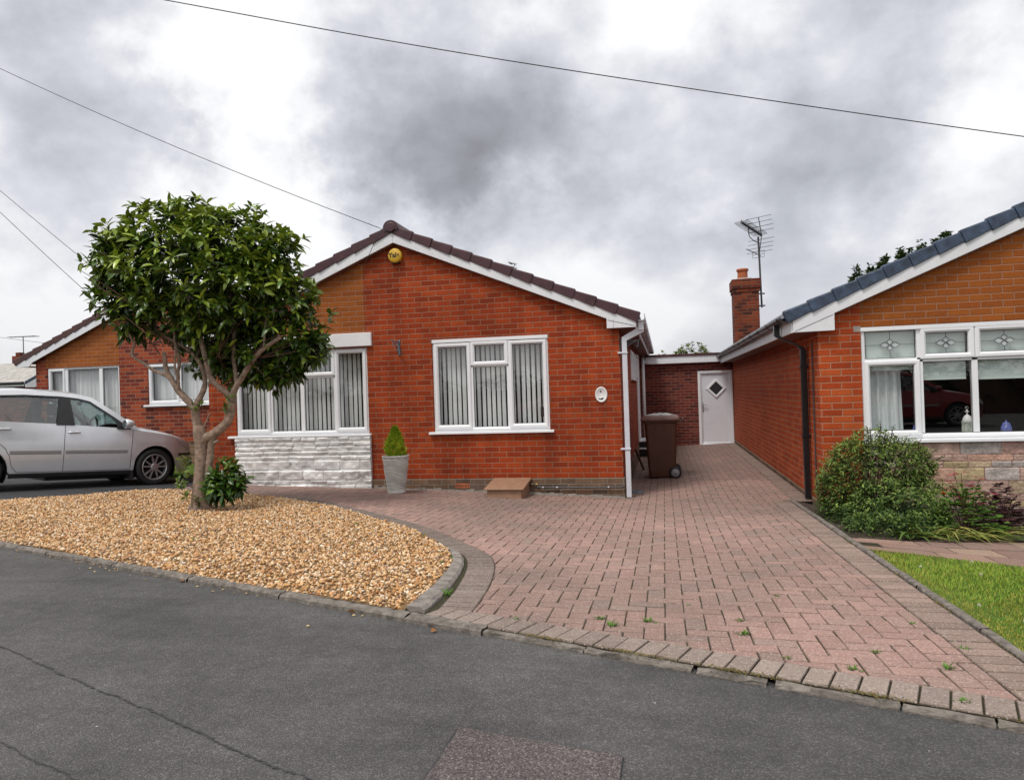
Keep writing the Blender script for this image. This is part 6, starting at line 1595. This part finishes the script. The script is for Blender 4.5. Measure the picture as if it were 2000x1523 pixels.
# clover flowers and a dark tuft in the lawn
for i, (x, y) in enumerate([(1.63, 4.3), (1.72, 4.0), (1.66, 5.3), (1.95, 5.1), (2.3, 4.9), (2.05, 5.5), (2.4, 5.3)]):
    z = g(x, y)+.03
    P = np.tile((x, y, z), (24, 1)); D = rng.normal(size=(24, 3)); D[:, 2] = np.abs(D[:, 2])
    o = leaves('clover_flower', P, D, np.full(24, .012), np.full(24, .006), np.tile((.75, .74, .66), (24, 1)), M['petal'], None, T2, origin=(x, y, z-.035)); tag(o, 'tiny white clover flower head in the lawn grass', 'flower', 'clover flowers in the lawn')
P = np.tile((1.98, 4.45, g(1.98, 4.45)), (90, 1))+rng.normal(0, .02, (90, 3))*np.array((1.4, 1, .2)); D = rng.normal(size=(90, 3)); D[:, 2] = np.abs(D[:, 2])
o = leaves('dead_tuft', P, D, np.full(90, .035), np.full(90, .01), mix((.06, .06, .05), (.16, .15, .13), 90), M['softleaf'], None, T2); tag(o, 'dark grey dried tuft lying on the lawn', 'dried tuft')
# fallen leaves and chips on the road
for i, (x, y) in enumerate([(-1.75, 3.80), (-1.70, 3.79), (-1.60, 3.75), (-2.6, 4.11), (-1.20, 3.57), (-3.3, 4.36)]):
    P = np.array([(x, y, ROADZ+.008)]); o = leaves('fallen_leaf', P, np.array([(random.uniform(-1, 1), random.uniform(-1, 1), .15)]), np.array([.05]), np.array([.03]), np.array([random.choice([(.35, .15, .05), (.42, .22, .08)])]), M['softleaf'], None, T8, .2, .5); tag(o, 'small dry brown leaf lying in the gutter below the kerb', 'leaf', 'fallen leaves below the kerb')

# ------------------------------------------------------------------ trees beyond
def far_tree(name, label, base, lobes, n, Lr, dark, mid, light, trunk_r, up=1.0, per=(5, 9)):
    t = thing(name, label, 'tree', base)
    P, D, Ls, Ws, C = crown(lobes, n, per, Lr, (Lr[0]*.45, Lr[1]*.5), .1, np.array(dark), np.array(mid), np.array(light), .9, .3, up)
    leaves('crown', P, D, Ls, Ws, C, M['softleaf'], t, T2, .2, .2, .5)
    top = max(l[2] for l in lobes)-.5; mb = MB(); mb.tube([base, (base[0]+.1, base[1], (base[2]+top)/2), (base[0]+.1, base[1], base[2]+(top-base[2])*.8)], [trunk_r, trunk_r*.7, trunk_r*.2], 8)
    for l in lobes[:8]: mb.tube([(base[0], base[1], (base[2]+l[2])/2-.2), (l[0], l[1], l[2])], [trunk_r*.35, trunk_r*.1], 6)
    mb.build('trunk', M['bark'], t, smooth=True)
far_tree('garden_tree', 'green and yellowish tree top showing above the garage roof, left of the chimney', (1.1, 26, -1.6), [(1.05, 26, 1.15, .55, .42), (.75, 26, 1.0, .45, .35), (1.35, 26, 1.0, .45, .3)], 260, (.06, .14), (.03, .06, .01), (.10, .15, .025), (.26, .26, .06), .10)
far_tree('garden_shrub', 'small wispy green shrub top beside the gutter end above the garage roof', (-.05, 26, -1.6), [(-.05, 26, .95, .35, .33), (.15, 26, .85, .3, .3)], 90, (.06, .13), (.03, .06, .01), (.09, .14, .03), (.2, .25, .06), .06)
pl_ = []
for i in range(26):
    x = 7.25+3.5*i/25+random.uniform(-.1, .1); top = 3.45+.385*(x-6.6)+random.uniform(-.35, .30)
    for k in range(4): pl_.append((x+random.uniform(-.08, .08), 30+random.uniform(-.4, .4), top-.1-.6*k, .10+.07*k, .55))
far_tree('poplar_tree', 'tall dark green tree with upright branches rising behind the blue-grey roof', (8.8, 30, -1.7), pl_, 5200, (.13, .24), (.012, .028, .010), (.03, .062, .018), (.075, .11, .03), .35, 1.8)
far_tree('distant_tree', 'tiny dark tree top peeping over the right slope of the maroon roof', (-5.9, 24.4, -1.7), [(-6.1, 24.3, 4.50, .18, .22), (-5.85, 24.3, 4.35, .25, .2), (-5.0, 24.4, 4.33, .14, .18), (-5.5, 24.4, 4.0, .7, .35)], 110, (.08, .16), (.02, .03, .015), (.04, .06, .02), (.08, .09, .03), .12)

# ------------------------------------------------------------------ overhead cables
def cable(label, a, b, sag, r, extra=None):
    r = r*.7
    a, b = Vector(a), Vector(b); P = [a.lerp(b, i/30)-Vector((0, 0, sag*4*(i/30)*(1-i/30))) for i in range(31)]
    mb = MB(); mb.tube(P, r, 6)
    if extra: mb.tube(spline(extra, 6), r*.85, 6)
    o = mb.build('overhead_cable', M['cable'], smooth=True); tag(o, label, 'cable')
aa, bb_ = Vector((-3.963, 9.8, 2.452)), Vector((-10.469, 9.8, 5.828)); dd = (bb_-aa)
cable('thin black cable dropping to the apex of the maroon gable', aa+dd*1.9, aa, .25, .0075,
      [(-3.963, 9.8, 2.452), (-3.88, 9.79, 2.40), (-3.80, 9.78, 2.43), (-3.83, 9.78, 2.49), (-3.93, 9.79, 2.40), (-4.05, 9.80, 2.22), (-4.18, 9.86, 2.03), (-4.25, 9.92, 1.98)])
p0, p1, p2 = Vector((-5.973, 7.921, 5.065)), Vector((-1.722, 8.82, 4.153)), Vector((4.534, 10.142, 3.001))
mb = MB(); ex0 = p0+(p0-p1)*.9+Vector((0, 0, .05)); ex1 = p2+(p2-p1)*.6+Vector((0, 0, .12)); mb.tube(spline([ex0, p0, p1, p2, ex1], 16), .0062, 6); tag(mb.build('overhead_cable', M['cable'], smooth=True), 'long black cable crossing the whole sky from upper left to right', 'cable')
a, b = Vector((-13.435, 12.482, 4.612)), Vector((-11.55, 12.885, 2.899)); cable('upper of two thin cables running down behind the tree at left', a+(a-b)*.8, b+(b-a)*.5, .05, .0085)
a, b = Vector((-13.449, 12.481, 4.162)), Vector((-11.774, 12.84, 2.445)); cable('lower of two thin cables running down behind the tree at left', a+(a-b)*.8, b+(b-a)*.28, .05, .0085)
a, b = Vector((-18.047, 16.629, 2.023)), Vector((-16.934, 16.865, 1.843)); cable('faint short cable low over the pale distant roof at left', a+(a-b)*2, b+(b-a)*3.0, .03, .007)

BLOBS = [((-0.292, 0.959, 0.39), 0.13, -0.34), ((-0.168, 0.985, 0.332), 0.12, -0.3), ((-0.403, 0.936, 0.401), 0.08, -0.04), ((-0.4, 0.936, 0.49), 0.1, -0.04), ((-0.282, 0.962, 0.268), 0.06, -0.26), ((-0.337, 0.95, 0.28), 0.05, -0.15), ((0.156, 1.053, 0.386), 0.17, -0.24), ((0.281, 1.08, 0.353), 0.11, -0.16), ((0.368, 1.098, 0.45), 0.13, -0.14), ((0.016, 1.024, 0.376), 0.08, -0.12), ((0.055, 1.032, 0.503), 0.1, 0.1), ((-0.61, 0.892, 0.497), 0.14, 0.2), ((-0.702, 0.872, 0.457), 0.05, -0.22), ((-0.563, 0.902, 0.417), 0.06, 0.15), ((-0.507, 0.914, 0.322), 0.07, 0.26), ((-0.478, 0.92, 0.257), 0.06, 0.16), ((-0.833, 0.845, 0.518), 0.08, -0.1), ((-0.817, 0.848, 0.346), 0.12, -0.24), ((-0.699, 0.874, 0.342), 0.07, -0.12), ((-0.808, 0.851, 0.217), 0.08, -0.14), ((-0.162, 0.987, 0.278), 0.05, 0.24), ((-0.227, 0.973, 0.234), 0.05, 0.14), ((-0.004, 1.02, 0.205), 0.07, 0.12), ((-0.108, 0.998, 0.437), 0.05, 0.1), ((0.186, 1.06, 0.249), 0.12, -0.06), ((-0.831, 0.846, 0.14), 0.1, 0.12), ((0.076, 1.038, 0.081), 0.2, 0.05), ((0.472, 1.12, 0.44), 0.07, 0.12), ((-0.31, -0.53, 0.79), 0.55, 0.35), ((0.3, -0.9, 0.35), 0.6, 0.12)]
SKYK, SKYS, SUNE = 1.9, 1.0, 2.3
# ------------------------------------------------------------------ across the street (seen mirrored in the window panes)
M['redpaint'] = car_paint('red_car_paint', (.30, .012, .012), .2, .3)
build_car('parked_car', 'red hatchback parked across the street, mirrored in the leaded window', M['redpaint'], (7.2, -3.2, ROADZ), (0, 0, math.radians(-4)))
build_car('parked_car', 'red hatchback across the street mirrored in the bungalow window with blinds', M['redpaint'], (-4.2, -3.4, ROADZ), (0, 0, math.radians(184)))
hg = thing('hedge', 'long dark green hedge across the street, seen only as a reflection', 'hedge', (2, -10, -1.3))
P, D, Ls, Ws, C = crown([(x, -10.5+.3*math.sin(x), -.35+.25*math.sin(x*1.7), .9, 1.0) for x in range(-22, 27)], 5200, (4, 7), (.16, .30), (.07, .12), .1, np.array((.015, .03, .008)), np.array((.03, .06, .015)), np.array((.06, .10, .02)), .8, .3, .5)
leaves('foliage', P, D, Ls, Ws, C, M['softleaf'], hg, T2)
mb = MB(); mb.box((-22, -10.9, -1.5), (27, -10.2, .1)); mb.build('branches', M['twig'], hg)
# ------------------------------------------------------------------ sky, sun, camera
SUN_EL, SUN_AZ = math.radians(60), math.radians(-150)    # azimuth from +Y, clockwise: behind the camera, to the left
W = bpy.data.worlds.new('World'); S.world = W; W.use_nodes = True
t = NT.__new__(NT); t.t = W.node_tree; t.t.nodes.clear()
out = t.t.nodes.new('ShaderNodeOutputWorld')
sky = t.n('ShaderNodeTexSky', sky_type='NISHITA', sun_disc=False, sun_elevation=SUN_EL, sun_rotation=SUN_AZ)
skyc = t.n('ShaderNodeVectorMath', {0: sky.outputs[0], 1: (.10, .10, .10)}, operation='MULTIPLY').outputs[0]
dr = t.n('ShaderNodeTexCoord').outputs['Generated']
warp = t.noise(dr, 7.0, 7, .6)
dw = t.n('ShaderNodeVectorMath', {0: dr, 1: t.n('ShaderNodeVectorMath', {0: t.n('ShaderNodeVectorMath', {0: warp.outputs[1], 1: (.5, .5, .5)}, operation='SUBTRACT').outputs[0], 1: (.33, .33, .26)}, operation='MULTIPLY').outputs[0]}, operation='ADD').outputs[0]
dn = t.n('ShaderNodeVectorMath', {0: dw}, operation='NORMALIZE').outputs[0]
sp = t.n('ShaderNodeSeparateXYZ', {0: dr})
mpv = t.n('ShaderNodeMapping', {'Vector': dr, 'Scale': (1, 1, 1.35), 'Location': (5.3, 2.2, 1.1)}).outputs[0]
nA = t.noise(mpv, 2.9, 8, .50, .0); nB = t.noise(mpv, 7.0, 8, .50, .0)
val = t.math('ADD', t.math('MULTIPLY', nA.outputs[0], .62), t.math('MULTIPLY', nB.outputs[0], .38))
nC = t.noise(mpv, 17.0, 8, .6, .0)
val = t.math('ADD', val, t.math('MULTIPLY', t.math('SUBTRACT', nC.outputs[0], .5), .12))
val = t.math('SUBTRACT', val, .50)
acc = t.math('ADD', t.math('MULTIPLY', val, SKYK), .89)
for (dx, dy, dz), width, amp in BLOBS:
    v = Vector((dx, dy, dz)).normalized()
    dot = t.n('ShaderNodeVectorMath', {0: dn, 1: tuple(v)}, operation='DOT_PRODUCT').outputs[1]
    e = t.math('EXPONENT', t.math('MULTIPLY', t.math('SUBTRACT', dot, 1.0), 1.0/(1-math.cos(width))))
    acc = t.math('ADD', acc, t.math('MULTIPLY', e, amp*(.74 if amp < 0 else .62)))
cl = t.ramp(acc, [(0.0, (.215, .22, .235)), (.2, (.28, .285, .305)), (.42, (.40, .412, .45)), (.62, (.565, .58, .635)), (.78, (.735, .75, .805)), (.92, (.95, .955, .975)), (1, (1.04, 1.04, 1.05))])
# haze toward the horizon
hz = t.n('ShaderNodeMapRange', {'Value': sp.outputs[2], 'From Min': .02, 'From Max': .22}).outputs[0]
cl = t.mix(t.math('MULTIPLY', t.math('SUBTRACT', 1.0, hz), .55), cl, (.70, .70, .725, 1))
cov = t.ramp(acc, [(0, (.97,)*3), (.6, (.93,)*3), (1, (.97,)*3)])
c = t.mix(cov, skyc, cl)
below = t.math('LESS_THAN', sp.outputs[2], -.02)
bg = t.n('ShaderNodeBackground', {'Color': c, 'Strength': SKYS})
t.t.links.new(bg.outputs[0], out.inputs[0])
sd = bpy.data.lights.new('Sun', 'SUN'); sd.energy = SUNE; sd.angle = math.radians(16); sd.color = (1, .955, .89)
so_ = bpy.data.objects.new('Sun', sd); COL.objects.link(so_)
sv = Vector((math.sin(SUN_AZ)*math.cos(SUN_EL), math.cos(SUN_AZ)*math.cos(SUN_EL), math.sin(SUN_EL)))
so_.rotation_euler = sv.to_track_quat('Z', 'Y').to_euler(); so_.location = sv*30
cd = bpy.data.cameras.new('Camera'); cam = bpy.data.objects.new('Camera', cd); COL.objects.link(cam)
cd.sensor_width = 36; cd.lens = 25.2; cd.clip_end = 3000; cd.clip_start = .05
cam.location = (0, 0, 0)
cam.rotation_euler = (Matrix.Rotation(TH, 3, 'Z') @ Matrix.Rotation(math.pi/2+math.radians(.2), 3, 'X') @ Matrix.Rotation(math.radians(-1.85), 3, 'Z')).to_euler()
S.camera = cam
S.view_settings.view_transform = 'Standard'; S.view_settings.look = 'None'; S.view_settings.exposure = 0; S.view_settings.gamma = 1
S.render.engine = 'CYCLES'
try:
    S.cycles.use_denoising = True; S.cycles.max_bounces = 8; S.cycles.transparent_max_bounces = 16; S.cycles.caustics_reflective = False
except Exception: pass
